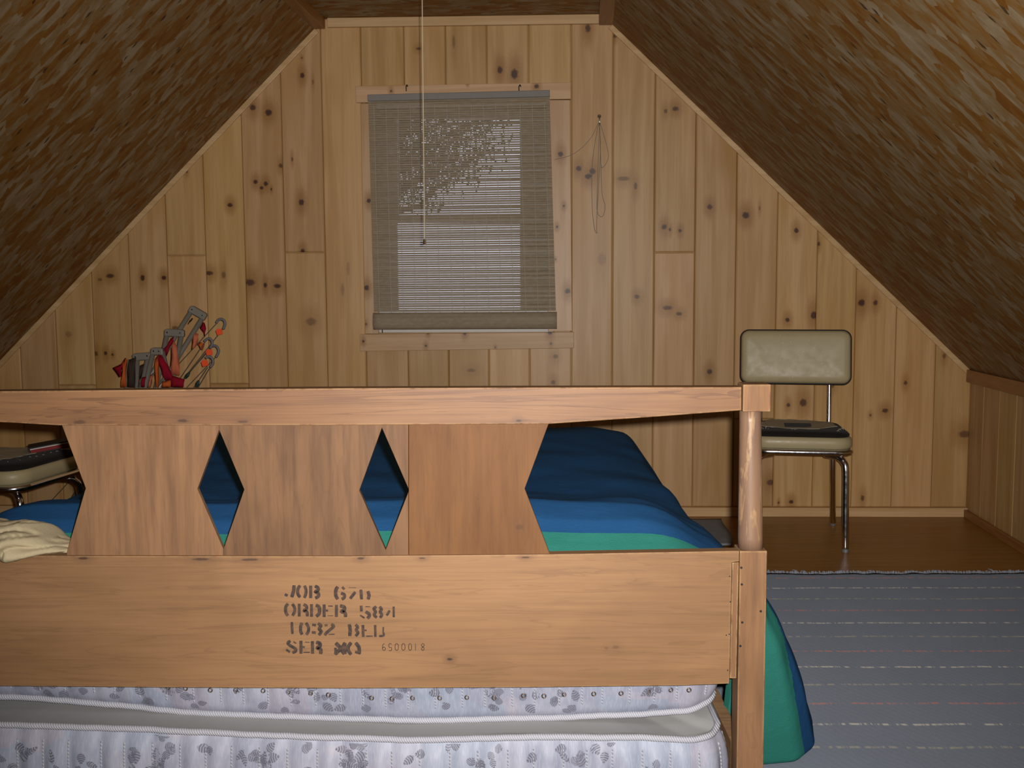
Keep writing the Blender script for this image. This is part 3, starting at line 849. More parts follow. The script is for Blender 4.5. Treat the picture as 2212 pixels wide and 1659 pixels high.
# the small serial number 8100059, stamped upside down
DIG = {'0': [[(.5,0),(.1,.2),(.1,.8),(.5,1),(.9,.8),(.9,.2),(.5,0)]], '1': [[(.5,0),(.5,1)]],
       '8': [[(.5,.5),(.12,.35),(.12,.12),(.5,0),(.88,.12),(.88,.35),(.5,.5),(.1,.68),(.1,.88),(.5,1),(.9,.88),(.9,.68),(.5,.5)]],
       '5': [[(.9,0),(.2,0),(.15,.45),(.6,.42),(.9,.6),(.85,.9),(.5,1),(.1,.9)]], '9': [[(.85,.35),(.5,.5),(.12,.35),(.15,.1),(.5,0),(.85,.15),(.85,.5),(.75,.85),(.3,1)]]}
mb = MB()
for ch, x0, x1 in (('9',1357,1400),('5',1433,1476),('0',1510,1554),('0',1590,1634),('0',1672,1712),('1',1740,1772),('8',1826,1862)):
    for st_ in DIG[ch]:
        ribbon(mb, [(x0+(x1-x0)*(1-px), 885+82*(1-py)) for px, py in st_], 9, -.0006, 3)
o = mb.build('serial_number', M_ink, lb); tag(o, label='small serial number 8100059 stamped upside down')

# ================================================================== MATTRESSES
M_satin, ntm, bm_ = new_mat('mattress_damask', rough=.5, spec=.3)
P = ntm.obj()
blk = ntm.n('TexVoronoi', {'Vector': ntm.mapping(P, scale=(9, 1, 14)), 'Scale': 1.0}, distance='CHEBYCHEV'); bs_ = ntm.n('SeparateColor', {0: blk.outputs['Color']}).outputs
a = ntm.noise(ntm.mapping(P, scale=(7, 3, 9)), 1.0, 3, .6)
fine = ntm.noise(ntm.mapping(P, scale=(420, 100, 60)), 1.0, 2)
col = ntm.mix(ntm.mapr(a, .35, .65, 0, 1, True), (.335, .34, .41), (.25, .26, .335))
col = ntm.mix(ntm.mapr(bs_[0], .70, .72, 0, .38), col, (.36, .31, .36))
col = ntm.mix(ntm.mapr(bs_[1], .74, .76, 0, .45), col, (.25, .30, .38))
col = ntm.mix(ntm.mapr(fine, .45, .7, 0, .25), col, (.50, .50, .57))
setc(ntm, bm_, col); setc(ntm, bm_, ntm.bump(fine, .15, .0008), 'Normal')
M_leafp = plain('mattress_leaf_print', (.145, .145, .185), .5, .3)
M_pipe, ntp, bpp = new_mat('twisted_piping', (.60, .60, .62), .6, .3)
P = ntp.obj(); wv = ntp.n('TexWave', {'Vector': ntp.mapping(P, rot=(0, R_(35), 0)), 'Scale': 90.0, 'Distortion': 1.0}).outputs[1]
setc(ntp, bpp, ntp.mix(wv, (.50,.50,.53), (.30,.30,.35))); setc(ntp, bpp, ntp.bump(wv, .5, .002), 'Normal')
M_ctop, ntc, bct = new_mat('mattress_top_cloth', rough=.85, spec=.15)
P = ntc.obj(); st1 = ntc.noise(ntc.mapping(P, scale=(9, 30, 1)), 1.0, 4, .65)
zz = ntc.sep(P)
stain = ntc.math('MULTIPLY', ntc.mapr(st1, .44, .60, 0, .85, True), ntc.math('MULTIPLY', ntc.mapr(zz[0], .22, .42, 0, 1, True), ntc.mapr(zz[1], .035, .012, 0, 1, True)))
setc(ntc, bct, ntc.mix(stain, (.36, .355, .345), (.17, .115, .08)))
M_eye = plain('eyelet_metal', (.16, .12, .09), .35, .5, .8)

def mattress(name, label, y0, xr, ztop_tab, zbot_tab, length, pitch, seed, leaves, pipe, both_top):
    """front face at y0; tabs give height over the local x; built round a rounded-rectangle plan"""
    org = Vector((BO3.x, y0, 0)); root = empty(name, org); tag(root, label, 'mattress')
    rc = .055; hw = xr
    path = []                                # plan outline: (x, y, nx, ny, s)
    s = 0.0
    def addp(x, y, nx, ny):
        nonlocal s
        if path: s += math.hypot(x-path[-1][0], y-path[-1][1])
        path.append((x, y, nx, ny, s))
    nfr = 330
    for k in range(nfr+1): addp(-hw+rc+(2*hw-2*rc)*k/nfr, 0, 0, -1)
    for k in range(1, 15): t = R_(-90+90*k/14); addp(hw-rc+rc*math.cos(t), rc+rc*math.sin(t), math.cos(t), math.sin(t))
    for k in range(1, 61): addp(hw, rc+(length-2*rc)*k/60, 1, 0)
    for k in range(1, 9): t = R_(90*k/8); addp(hw-rc+rc*math.cos(t), length-rc+rc*math.sin(t), math.cos(t), math.sin(t))
    for k in range(1, 31): addp(hw-rc-(2*hw-2*rc)*k/30, length, 0, 1)
    for k in range(1, 9): t = R_(90+90*k/8); addp(-hw+rc+rc*math.cos(t), length-rc+rc*math.sin(t), math.cos(t), math.sin(t))
    for k in range(1, 31): addp(-hw, length-rc-(length-2*rc)*k/30, -1, 0)
    for k in range(1, 14): t = R_(180+90*k/14); addp(-hw+rc+rc*math.cos(t), rc+rc*math.sin(t), math.cos(t), math.sin(t))
    rnd = random.Random(seed)
    seams = []; q = rnd.uniform(0, pitch)
    while q < s: seams.append(q); q += pitch*rnd.uniform(.86, 1.14)
    import bisect
    def bulge(sv, t):
        i = bisect.bisect(seams, sv); d = min([abs(sv-z) for z in seams[max(0, i-1):i+1]] or [1])
        prof = .014*(1-(2*t-1)**4)
        puff = .0095*(1-math.exp(-(d/.012)**2))*min(1, 4*t*(1-t)+.15)
        wr = .0025*mnoise.noise(Vector((sv*16, t*2.2, seed)))
        return prof+puff+wr
    def surf(k, t, off=0.0):
        x, y, nx, ny, sv = path[k]
        zt = interp(ztop_tab, x); zb = interp(zbot_tab, x)
        b_ = bulge(sv, t)+off
        return Vector((x+nx*b_, y+ny*b_, zb+(zt-zb)*t))
    rows = 12
    mb = MB(); rings = [[surf(k, r/rows) for k in range(len(path))] for r in range(rows+1)]
    mb.loft(rings, cap0=True, cap1=False); mb.build('ticking', M_satin, root, smooth=True)
    mb = MB(); ins = []
    cxx = 0.0; cyy = length/2
    for f in (1.0, .97, .9, .6, .0):
        ins.append([Vector((cxx+(p.x-cxx)*f, cyy+(p.y-cyy)*f, p.z-(.004 if f < 1 else 0)-(.008*(1-f)))) for p in rings[-1]])
    mb.loft(ins, cap0=False, cap1=False); mb.build('top_cloth', M_ctop, root, smooth=True)
    for edge, nm in ((0.0, 'piping'), (1.0, 'piping')):
        if edge == 1.0 and not both_top: continue
        if edge == 0.0 and 'b' not in pipe: continue
        idx = list(range(0, nfr, 3))+list(range(nfr, len(path)))
        pts = [surf(k, edge, .002)+Vector((0, 0, .0015*mnoise.noise(Vector((path[k][4]*9, edge, seed+4))))) for k in idx]
        mb = MB(); mb.tube(pts, .0062, 8, closed=True); mb.build(nm, M_pipe, root, smooth=True)
    # vertical quilting stitches
    mb = MB()
    for sv in seams:
        k = min(range(len(path)), key=lambda i: abs(path[i][4]-sv))
        if k > nfr+20: break
        mb.tube([surf(k, r/10, .0006) for r in range(1, 10)], .0015, 4)
    o = mb.build('stitching', M_pipe, root); o['kind'] = 'stuff'
    # woven leaf sprigs on the front face
    mb = MB()
    def leaf(k0, t0, L, wd, ang):
        i0 = k0
        def pt(a, b_):
            ca, sa = math.cos(ang), math.sin(ang)
            dx = a*ca-b_*sa; dz = a*sa+b_*ca
            x = path[i0][0]+dx
            kk = min(max(int((x+hw-rc)/(2*hw-2*rc)*nfr), 0), nfr)
            zt = interp(ztop_tab, x); zb = interp(zbot_tab, x); z = zb+(zt-zb)*t0+dz
            t = min(max((z-zb)/(zt-zb), .04), .96)
            return Vector((x, -bulge(path[kk][4], t)-.0009, zb+(zt-zb)*t))
        n = 6
        for sgn in (1, -1):
            for j in range(n):
                a0, a1 = L*j/n, L*(j+.72)/n
                w0 = wd*math.sin(math.pi*min(1, (j/n)**.8)); w1 = wd*math.sin(math.pi*min(1, ((j+.72)/n)**.8))
                mb.add([pt(a0, 0), pt(a1, 0), pt(a1+.002, sgn*w1), pt(a0+.002, sgn*w0)], [(0,1,2,3)])
    for i in range(leaves):
        k0 = rnd.randint(8, nfr-8); t0 = rnd.uniform(.08, .92); a = rnd.uniform(0, 6.28)
        for j in range(rnd.choice((1, 2, 3, 3))):
            leaf(min(max(k0+int(rnd.uniform(-5, 5)), 4), nfr-4), min(.95, max(.05, t0+rnd.uniform(-.08, .08))), rnd.uniform(.014, .028), rnd.uniform(.005, .010), a+j*rnd.uniform(.6, 1.1))
    o = mb.build('leaf_pattern', M_leafp, root); o['kind'] = 'stuff'
    return root, path, surf, nfr

def xz(px, py, y): p = at_y(px, py, y); return (p.x-BO3.x, p.z)
YU, YL = 1.925, 1.842
tab_u = [xz(x, y, YU) for x, y in ((-300,1498),(0,1503),(200,1516),(400,1537),(600,1546),(900,1555),(1200,1549),(1400,1540),(1480,1535),(1530,1522),(1562,1505))]
tab_l = [xz(x, y, YL) for x, y in ((-300,1562),(0,1564),(200,1570),(440,1580),(600,1588),(900,1597),(1200,1590),(1400,1592),(1500,1597),(1545,1592),(1575,1572))]
xrU = xz(1562, 1500, YU)[0]-.012; xrL = xz(1574, 1620, YL)[0]-.014
zU = .475
rt, path, surf, nfr = mattress('mattress', 'white floral quilted mattress just below the lettered headboard board, upper of two', YU, xrU, [(-2, zU), (2, zU)], tab_u, 1.98, .046, 5, 150, 'b', True)
# small ring eyelets along the upper mattress
EYE = [(362,1488),(402,1488),(455,1491),(511,1492),(568,1494),(625,1497),(671,1499),(713,1501),(803,1508),(848,1510),(893,1510),(951,1510),(1011,1509),(1071,1508),(1132,1503),(1178,1504),(1222,1502),(1283,1500),(1344,1498),(1404,1495),(1450,1492),(1495,1490)]
for px, py in EYE:
    p = at_y(px, py, YU-.020)-Vector((BO3.x, YU, 0))
    k = min(max(int((p.x+xrU-.055)/(2*xrU-.11)*nfr), 0), nfr); zt = zU; zb = interp(tab_u, p.x); t = (p.z-zb)/(zt-zb)
    c = surf(k, t, .0008)
    mb = MB(); mb.tube([c+Vector((.0036*math.cos(2*math.pi*i/10), 0, .0036*math.sin(2*math.pi*i/10))) for i in range(10)], .0013, 5, closed=True)
    mb.build('eyelet', M_eye, rt, smooth=True)
mattress('mattress', 'thicker white floral mattress with a grey stained top, lower of two in the bed', YL, xrL, tab_l, [(-2, .03), (2, .03)], 2.06, .049, 9, 120, '', True)

# ================================================================== COMFORTER
M_blue = fabric('comforter_blue', (.020, .092, .235), weave=420, var=.30)
M_green = fabric('comforter_green', (.034, .220, .175), weave=420, var=.25)
XR = bp(1577, 1480).x + BO3.x + .012          # right edge of the bed top
XL = 2*BO3.x - XR
ST = [  # Ytop, ztop, hem x right, hem y right, hem x left
 (1.905, .490, .430, 2.185, -1.22), (1.93, .505, .540, 2.205, -1.25), (1.955, .515, .600, 2.215, -1.27),
 (2.00, .530, .645, 2.265, -1.30), (2.07, .556, .672, 2.38, -1.34), (2.15, .572, .690, 2.56, -1.38), (2.24, .560, .700, 2.76, -1.40),
 (2.38, .520, .710, 2.95, -1.41), (2.6, .497, .715, 3.12, -1.42), (2.9, .492, .72, 3.30, -1.42), (3.2, .492, .72, 3.48, -1.42), (3.5, .494, .72, 3.66, -1.40),
 (3.75, .496, .72, 3.84, -1.38), (3.88, .492, .71, 3.96, -1.36), (3.94, .46, .70, 4.00, -1.34), (3.97, .36, .70, 4.03, -1.32), (3.985, .24, .69, 4.05, -1.31), (4.0, .05, .68, 4.06, -1.30)]
def stn(t):
    x = t*(len(ST)-1); i = min(int(x), len(ST)-2); f = x-i
    return [a+(b_-a)*f for a, b_ in zip(ST[i], ST[i+1])]
NT_, NU, ND = 150, 40, 30
verts = []; cols = []
zh = .018
for i in range(NT_+1):
    t = (i/NT_)**1.7; yt, zt, hxr, hyr, hxl = stn(t)
    row = []
    for j in range(ND):                       # left drape, from hem up
        s = 1-j/ND
        x = XL+(hxl-XL)*(s**.75); zt_ = zt-.75*max(0, zt-.497)-.022; z = zt_+(zh-zt_)*(s**1.15); y = yt+(hyr-yt)*s*.8
        row.append((x, y, z, s, 0))
    for j in range(NU+1):
        f = j/NU; x = XL+(XR-XL)*f
        edge = min(f, 1-f); dz = -.022*math.exp(-(edge/.05)**2)-.75*max(0, zt-.497)*math.exp(-(edge/.045)**2)
        row.append((x, yt, zt+dz, 0, f))
    for j in range(1, ND+1):
        s = j/ND
        ex_ = interp([(0, .68), (.20, .68), (.34, .85), (.5, 1.2), (.64, 1.2), (.78, .9), (1, .8)], t)
        x = XR+(hxr-XR)*(s**ex_); zt_ = zt-.75*max(0, zt-.497)-.022; z = zt_+(zh-zt_)*(s**1.02); y = yt+(hyr-yt)*(s**1.1)
        row.append((x, y, z, s, 1))
    for (x, y, z, s, f) in row:
        n1 = mnoise.noise(Vector((x*3.1, y*3.1, z*2.0+7)))*.020+mnoise.noise(Vector((x*8, y*8, z*6)))*.008
        n2 = mnoise.noise(Vector((x*20, y*20, z*20)))*.0025
        k = 1-.75*s
        amp = min(1, t*12+.15) * (1 if t < .8 else max(0, (1-t)*5))
        if s > 0 and f == 1: x += (n1*1.0+n2)*amp*(1-s*.6)
        elif s > 0: x -= (n1+n2)*amp
        else: z += (n1*.55+n2)*amp*(.5+.5*min(1, (yt-1.9)*3))
        verts.append((x, y, max(z, .013)))
NR = NU+1+2*ND
faces = []; mi = []
GB = 5.2/ (len(ST)-1)
for i in range(NT_):
    for j in range(NR-1):
        faces.append((i*NR+j, i*NR+j+1, (i+1)*NR+j+1, (i+1)*NR+j))
        t = ((i+.5)/NT_)**1.7
        side = (j-(ND+NU))/ND                       # >0 on the right drape
        lim = (3.35 - 1.05*max(0, min(1, side*1.6)))/(len(ST)-1)
        if j < ND: lim = 3.2/(len(ST)-1)
        mi.append(1 if t < lim else 0)
me = bpy.data.meshes.new('comforter'); me.from_pydata(verts, [], faces)
for p, k in zip(me.polygons, mi): p.material_index = k; p.use_smooth = True
me.materials.append(M_blue); me.materials.append(M_green)
cf = link('comforter', me)
sd = cf.modifiers.new('thick', 'SOLIDIFY'); sd.thickness = .022; sd.offset = 1.0
bvm = cf.modifiers.new('soft', 'SUBSURF'); bvm.levels = 1; bvm.render_levels = 1
tag(cf, 'thick blue comforter with a green band, spread over the bed and trailing onto the rug', 'comforter')

# ================================================================== CREAM SHEET, bunched at the head of the bed
M_cream = fabric('cream_cotton', (.40, .33, .205), weave=500, var=.12)
def bunch(ctrs, name, label, cat, mat, fold=1.0, seed=1):
    """a cloth rolled into a loose rope along the centres (pos, radius-y, radius-z), with folds"""
    cs = spline([c[0] for c in ctrs], 16); m = len(cs); rs = []
    for i in range(m):
        x = i/(m-1)*(len(ctrs)-1); k = min(int(x), len(ctrs)-2); f = x-k
        rs.append((ctrs[k][1]*(1-f)+ctrs[k+1][1]*f, ctrs[k][2]*(1-f)+ctrs[k+1][2]*f))
    n = 56; rings = []
    for i, c in enumerate(cs):
        ring = []
        for j in range(n):
            a = 2*math.pi*j/n; tw = a*1.0 + i*.022
            w = mnoise.noise(Vector((math.cos(tw)*1.1+seed, math.sin(tw)*1.1, i*.028)))
            r2 = abs(mnoise.noise(Vector((math.cos(tw)*1.5, math.sin(tw)*1.5+seed*3, i*.030))))
            k = 1 + fold*(.30*w - .20*max(0, .16-r2)/.16)
            ring.append(Vector((c.x+.10*rs[i][0]*w, c.y+rs[i][0]*math.cos(a)*k, c.z+rs[i][1]*math.sin(a)*k)))
        rings.append(ring)
    mb = MB(); mb.loft(rings); o = mb.build(name, mat, smooth=True); tag(o, label, cat)
    ss = o.modifiers.new('soft', 'SUBSURF'); ss.levels = 1; ss.render_levels = 1
    return o
yS = 1.90
c = lambda px, py, y: at_y(px, py, y)
bunch([(c(-150,1150,yS), .006, .010), (c(-125,1152,yS), .045, .050), (c(-60,1160,yS), .062, .042), (c(0,1165,yS-.01), .070, .036), (c(45,1168,yS-.012), .074, .038), (c(85,1176,yS-.005), .060, .030), (c(118,1182,yS), .042, .018), (c(150,1184,yS+.006), .034, .012), (c(178,1184,yS+.012), .022, .008), (c(196,1186,yS+.016), .004, .004)],
      'bed_sheet', 'crumpled cream cotton sheet bunched over the headboard board at the left', 'sheet', M_cream, 1.0, 3)
# flat white under-sheet on the mattress
mb = MB(); g = []; nx, ny = 40, 14
for i in range(ny+1):
    for j in range(nx+1):
        x = XL+.03+(XR-XL-.06)*j/nx; y = YU-.012+.26*i/ny
        g.append((x, y, zU+.0175+.004*mnoise.noise(Vector((x*9, y*9, 3)))))
mb.add(g, [(i*(nx+1)+j, i*(nx+1)+j+1, (i+1)*(nx+1)+j+1, (i+1)*(nx+1)+j) for i in range(ny) for j in range(nx)])
o = mb.build('fitted_sheet', fabric('white_cotton', (.55, .54, .50), weave=500, var=.1), smooth=True); tag(o, 'white sheet on the mattress, a sliver showing below the right diamond cut-out', 'sheet')
sm = o.modifiers.new('thick', 'SOLIDIFY'); sm.thickness = .003

# ================================================================== RUGS
M_rug, ntr, br = new_mat('woven_rug', rough=.95, spec=.1)
P = ntr.obj(); X, Y, Z = ntr.sep(P)[:3]
col = ntr.mix(ntr.noise(P, 420, 2), (.108, .124, .152), (.172, .190, .226))
tw = ntr.n('TexWave', {'Vector': ntr.mapping(P, rot=(0, 0, R_(-32)), scale=(1, 1, 1)), 'Scale': 17.0, 'Distortion': 5.0, 'Detail': 2.0}).outputs[1]
col = ntr.mix(ntr.math('MULTIPLY', tw, .12), col, (.08, .09, .11))
col = ntr.mix(ntr.mapr(ntr.noise(P, 6, 3), .35, .7, 0, .25), col, (.11, .12, .145))
wob = ntr.math('MULTIPLY', ntr.math('SUBTRACT', ntr.noise(ntr.mapping(P, scale=(9, 1, 1)), 1.0, 3), .5), .012)
yy = ntr.math('ADD', Y, wob)
PITCHR = .1235
ph = ntr.math('FRACT', ntr.math('DIVIDE', ntr.math('ADD', yy, 20*PITCHR), PITCHR))
band = ntr.math('MULTIPLY', ntr.mapr(ph, .445, .475), ntr.mapr(ph, .525, .555, 1, 0))
dash = ntr.mapr(ntr.noise(ntr.mapping(P, scale=(85, 8, 1)), 1.0, 3, .7), .42, .58, 0, 1, True)
idx = ntr.math('FLOOR', ntr.math('DIVIDE', ntr.math('ADD', yy, 20*PITCHR), PITCHR))
m3 = ntr.math('MODULO', ntr.math('ADD', idx, 30.0), 3.0)
is1 = ntr.math('COMPARE', m3, 1.0, .2); is2 = ntr.math('COMPARE', m3, 2.0, .2)
sc_ = ntr.mix(is1, (.46, .42, .36), (.40, .155, .125)); sc_ = ntr.mix(is2, sc_, (.29, .265, .20))
col = ntr.mix(ntr.math('MULTIPLY', ntr.math('MULTIPLY', band, dash), .72), col, sc_)
setc(ntr, br, col); br.inputs['Diffuse Roughness'].default_value = 1.0
setc(ntr, br, ntr.bump(ntr.math('ADD', ntr.noise(P, 300, 2), ntr.math('MULTIPLY', tw, .35)), .4, .003), 'Normal')
M_fringe = fabric('rug_fringe', (.27, .29, .34), weave=300, var=.2)

RYf = on_floor(1930, 1240).y
rg = empty('rug', (0, RYf, 0), (0, 0, -R_(.7)))
tag(rg, 'large blue-grey woven rug with dashed cream and red stripes, right of the bed', 'rug')
mb = MB(); nx, ny = 90, 90; v = []
x0r, x1r, Lr = -.15, 1.88, 2.9
def rug_far(x): return .018*mnoise.noise(Vector((x*7, 1, 2)))+.012*mnoise.noise(Vector((x*23, 4, 2)))
for i in range(ny+1):
    for j in range(nx+1):
        f = i/ny; x = x0r+(x1r-x0r - .071*(Lr*(1-f))*.9)*j/nx
        y = -Lr*(1-f)+rug_far(x)*(f**6)
        v.append((x, y, .009+.0016*mnoise.noise(Vector((x*5, y*5, 0)))+ (.005*max(0, mnoise.noise(Vector((x*6, 3, 9)))) if i == ny else 0)))
mb.add(v, [(i*(nx+1)+j, i*(nx+1)+j+1, (i+1)*(nx+1)+j+1, (i+1)*(nx+1)+j) for i in range(ny) for j in range(nx)])
o = mb.build('weave', M_rug, rg, smooth=True); s_ = o.modifiers.new('thick', 'SOLIDIFY'); s_.thickness = .007; s_.offset = -1
mb = MB(); rnd = random.Random(21)
xx = x0r
while xx < x1r-.02:
    L = rnd.uniform(.005, .013)*(2.6 if rnd.random() < .07 else 1); a = rnd.uniform(-.8, .8); b0 = Vector((xx, rug_far(xx)-.006, .008))
    e = b0+Vector((math.sin(a)*L, math.cos(a)*L, rnd.uniform(-.002, .010)))
    mid = (b0+e)/2+Vector((0, 0, .004))
    mb.tube([b0, mid, e], [.0032, .0028, .0012], 5)
    xx += rnd.uniform(.002, .006)
o = mb.build('frayed_edge', M_fringe, rg); o['kind'] = 'stuff'

a = on_floor(1563, 1126); b_ = on_floor(1577, 1180)
mb = MB(); v = []; nx, ny = 24, 20
for i in range(ny+1):
    for j in range(nx+1):
        f = i/ny; xr = b_.x+(a.x-b_.x)*f + .012*math.sin(f*5)
        v.append((xr-.75+.75*j/nx, b_.y-.02+(a.y-.01-b_.y+.02)*f, .008+.0015*mnoise.noise(Vector((j*.4, i*.4, 5)))))
mb.add(v, [(i*(nx+1)+j, i*(nx+1)+j+1, (i+1)*(nx+1)+j+1, (i+1)*(nx+1)+j) for i in range(ny) for j in range(nx)])
o = mb.build('floor_mat', fabric('grey_mat', (.22, .23, .25), weave=300), smooth=True)
s_ = o.modifiers.new('thick', 'SOLIDIFY'); s_.thickness = .006; s_.offset = -1
tag(o, 'small plain grey mat on the floor between the comforter and the gable wall', 'mat')

# ================================================================== CHAIRS
M_vinyl, ntv, bv_ = new_mat('beige_vinyl', rough=.42, spec=.4)
P = ntv.obj()
sp_ = ntv.n('TexVoronoi', {'Vector': P, 'Scale': 95.0}); spk = ntv.math('MULTIPLY', ntv.mapr(sp_.outputs['Distance'], .10, .16, 1, 0), ntv.mapr(ntv.n('SeparateColor', {0: sp_.outputs['Color']}).outputs[0], .90, .91))
col = ntv.mix(ntv.mapr(ntv.noise(P, 14, 3), .3, .7, 0, .4), (.42, .345, .195), (.35, .285, .155))
setc(ntv, bv_, ntv.mix(spk, col, (.75, .68, .52)))
setc(ntv, bv_, ntv.mapr(ntv.noise(P, 30, 2), .3, .7, .34, .5), 'Roughness')
M_tornw = plain('torn_vinyl', (.42, .38, .28), .7)
M_pad = fabric('black_seat_lining', (.016, .013, .012), weave=300, sheen=.05)

M_cap = plain('dull_grey_foot', (.22, .22, .23), .5, .4, .4)
def chair(label, loc, rz):
    r = empty('dining_chair', loc, (0, 0, rz)); tag(r, label, 'chair')
    # back cushion
    W, Hh = .445, .222; zc = .722; tilt = R_(-9)
    def shape(inset, y):
        out = []
        for x, z in rrect(W-2*inset, Hh-2*inset, max(.012, .032-inset*.5)):
            yy = y - .30*x*x*(1 if y < 0 else .6)           # gentle wrap
            zz = z - .10*(x*x)*.6
            out.append(Vector((x, .225+yy*math.cos(tilt)-zz*math.sin(tilt), zc+zz*math.cos(tilt)+yy*math.sin(tilt))))
        return out
    mb = MB(); mb.loft([shape(.05, .020), shape(.012, .020), shape(.002, .012), shape(.0, .0), shape(.003, -.010), shape(.012, -.018), shape(.03, -.022), shape(.09, -.024)])
    bc_ = mb.build('backrest', M_vinyl, r, smooth=True)
    mb = MB(); mb.tube(shape(-.001, .002), .0042, 6, closed=True); mb.build('piping', M_black, bc_, smooth=True)
    # seat
    def seat(inset, z, dx=0):
        out = []
        for x, y in rrect(.392-2*inset, .40-2*inset, .075-inset*.5, 8):
            k = 1-.12*max(0, (y+.05))/.25
            out.append(Vector((x*k, y-.01, z + .006*math.cos(x*5))))
        return out
    mb = MB(); mb.loft([seat(.03, .388), seat(.006, .392), seat(.0, .402), seat(.0, .420), seat(.004, .431), seat(.014, .437), seat(.05, .440), seat(.15, .441)])
    s = mb.build('seat', M_vinyl, r, smooth=True)
    mb = MB(); mb.loft([seat(.012, .434), seat(.010, .444), seat(.016, .451), seat(.05, .455), seat(.15, .457)]); mb.build('seat_lining', M_pad, s, smooth=True)
    rnd = random.Random(int(abs(loc[0])*100))
    # torn remains of the vinyl top lying on the dark lining
    out = []
    for k in range(40):
        a = 2*math.pi*k/40; rr = 1+.16*mnoise.noise(Vector((math.cos(a)*3, math.sin(a)*3, loc[0])))+.07*rnd.uniform(-1, 1)
        out.append((.152*rr*math.cos(a), .028+.138*rr*math.sin(a)))
    f1 = [Vector((x, y, .4625+.006*max(0, mnoise.noise(Vector((x*30, y*30, 1)))))) for x, y in out]
    mb = MB(); mb.prism(f1, [p-Vector((0, 0, .0015)) for p in f1]); mb.build('torn_cover', M_tornw, s)
    mb = MB()
    for k in range(26):
        x = rnd.uniform(-.17, .17); y = rnd.uniform(-.15, -.06); L = rnd.uniform(.006, .016); a = rnd.uniform(0, 6.28)
        p0 = Vector((x, y, .455)); mb.tube([p0, p0+Vector((math.cos(a)*L*.5, math.sin(a)*L*.5, .006)), p0+Vector((math.cos(a)*L, math.sin(a)*L, .004))], .0016, 4)
    o = mb.build('frayed_threads', M_tornw, s); o['kind'] = 'stuff'
    # chrome band and tubing
    mb = MB(); mb.loft([seat(.004, .366), seat(-.003, .370), seat(-.005, .378), seat(-.003, .386), seat(.004, .390)]); mb.build('seat_band', M_chrome, r, smooth=True)
    for sx in (-1, 1):
        mb = MB(); mb.tube(spline([(sx*.10, -.10, .360), (sx*.140, -.155, .360), (sx*.160, -.180, .345), (sx*.168, -.190, .31), (sx*.170, -.196, .16), (sx*.172, -.202, .004)], 6),   .0128, 10)
        lg = mb.build('leg', M_chrome, r, smooth=True)
        mb = MB(); mb.tube([(sx*.172, -.202, .0), (sx*.172, -.202, .012)], .0136, 10); mb.build('foot_cap', M_cap, lg)
        mb = MB(); mb.tube(spline([(sx*.10, .06, .362), (sx*.135, .10, .360), (sx*.150, .125, .34), (sx*.155, .15, .25), (sx*.165, .215, .10), (sx*.172, .255, .004)], 6), .0122, 10)
        lg = mb.build('leg', M_chrome, r, smooth=True)
        mb = MB(); mb.tube([(sx*.172, .255, .0), (sx*.1715, .252, .012)], .0130, 10); mb.build('foot_cap', M_cap, lg)
        mb = MB(); mb.tube(spline([(sx*.135, .10, .372), (sx*.138, .165, .376), (sx*.139, .190, .40), (sx*.140, .205, .52), (sx*.140, .222, .64), (sx*.138, .238, .76)], 6), .0098, 10)
        mb.build('back_tube', M_chrome, r, smooth=True)
    return r
fr_ = on_floor(1826, 1192)
ry = R_(-11)
off = Matrix.Rotation(ry, 3, 'Z') @ Vector((.172, -.202, 0))
chair('beige vinyl chrome dinette chair with torn seat standing against the gable wall', (fr_.x-off.x, fr_.y-off.y, 0), ry)
chair('dinette chair with dark seat at the far left edge, back out of view', (-1.755, 3.60, 0), R_(80))
# book on that chair
bk_ = empty('book', (-1.615, 3.70, .466), (0, R_(-8), R_(24))); tag(bk_, 'thin dark book with red edge lying on the left chair seat', 'book')
mb = MB(); mb.box(-.075, .055, -.05, .05, 0, .004); mb.box(-.075, .055, -.05, .05, .020, .024); mb.box(-.075, -.070, -.05, .05, .004, .020); mb.build('cover', M_black, bk_, bevel=.001)
mb = MB(); mb.box(-.069, .052, -.048, .048, .0042, .016); mb.build('pages', plain('red_page_edge', (.20, .015, .015), .7), bk_)
mb = MB(); mb.box(-.069, .056, -.051, .051, .0162, .0198); mb.build('page_band', plain('white_paper', (.55, .52, .48), .8), bk_)

# ================================================================== FOLDED FRAMES AND HOOKED RODS leaning in the left corner
M_alu = plain('dull_aluminium', (.215, .195, .16), .45, .4, .2)
M_red = fabric('red_cloth', (.26, .008, .022), weave=200, var=.2)
M_orange = fabric('orange_cloth', (.52, .105, .022), weave=200, var=.3)
M_coral = fabric('coral_cloth', (.55, .15, .075), weave=200, var=.3)
M_tag = plain('fluorescent_tag', (.90, .085, .012), .5, .3, 0, .3, 300)
M_browncl = fabric('brown_cloth', (.055, .035, .026), weave=200)
M_hook = plain('grey_hook', (.16, .15, .155), .45)
M_wire = plain('dark_wire', (.075, .065, .055), .5)
M_clip = plain('dark_green_clip', (.015, .035, .03), .5)
zx = lambda x, y: (220+x/7.373, 640+y/7.373)
def hp(x, y, Y): return at_y(*zx(x, y), Y)
def to_floor(p, q):
    """extend the line p->q until it reaches the floor"""
    d = q-p; t = (0.012-p.z)/d.z; return p+d*t
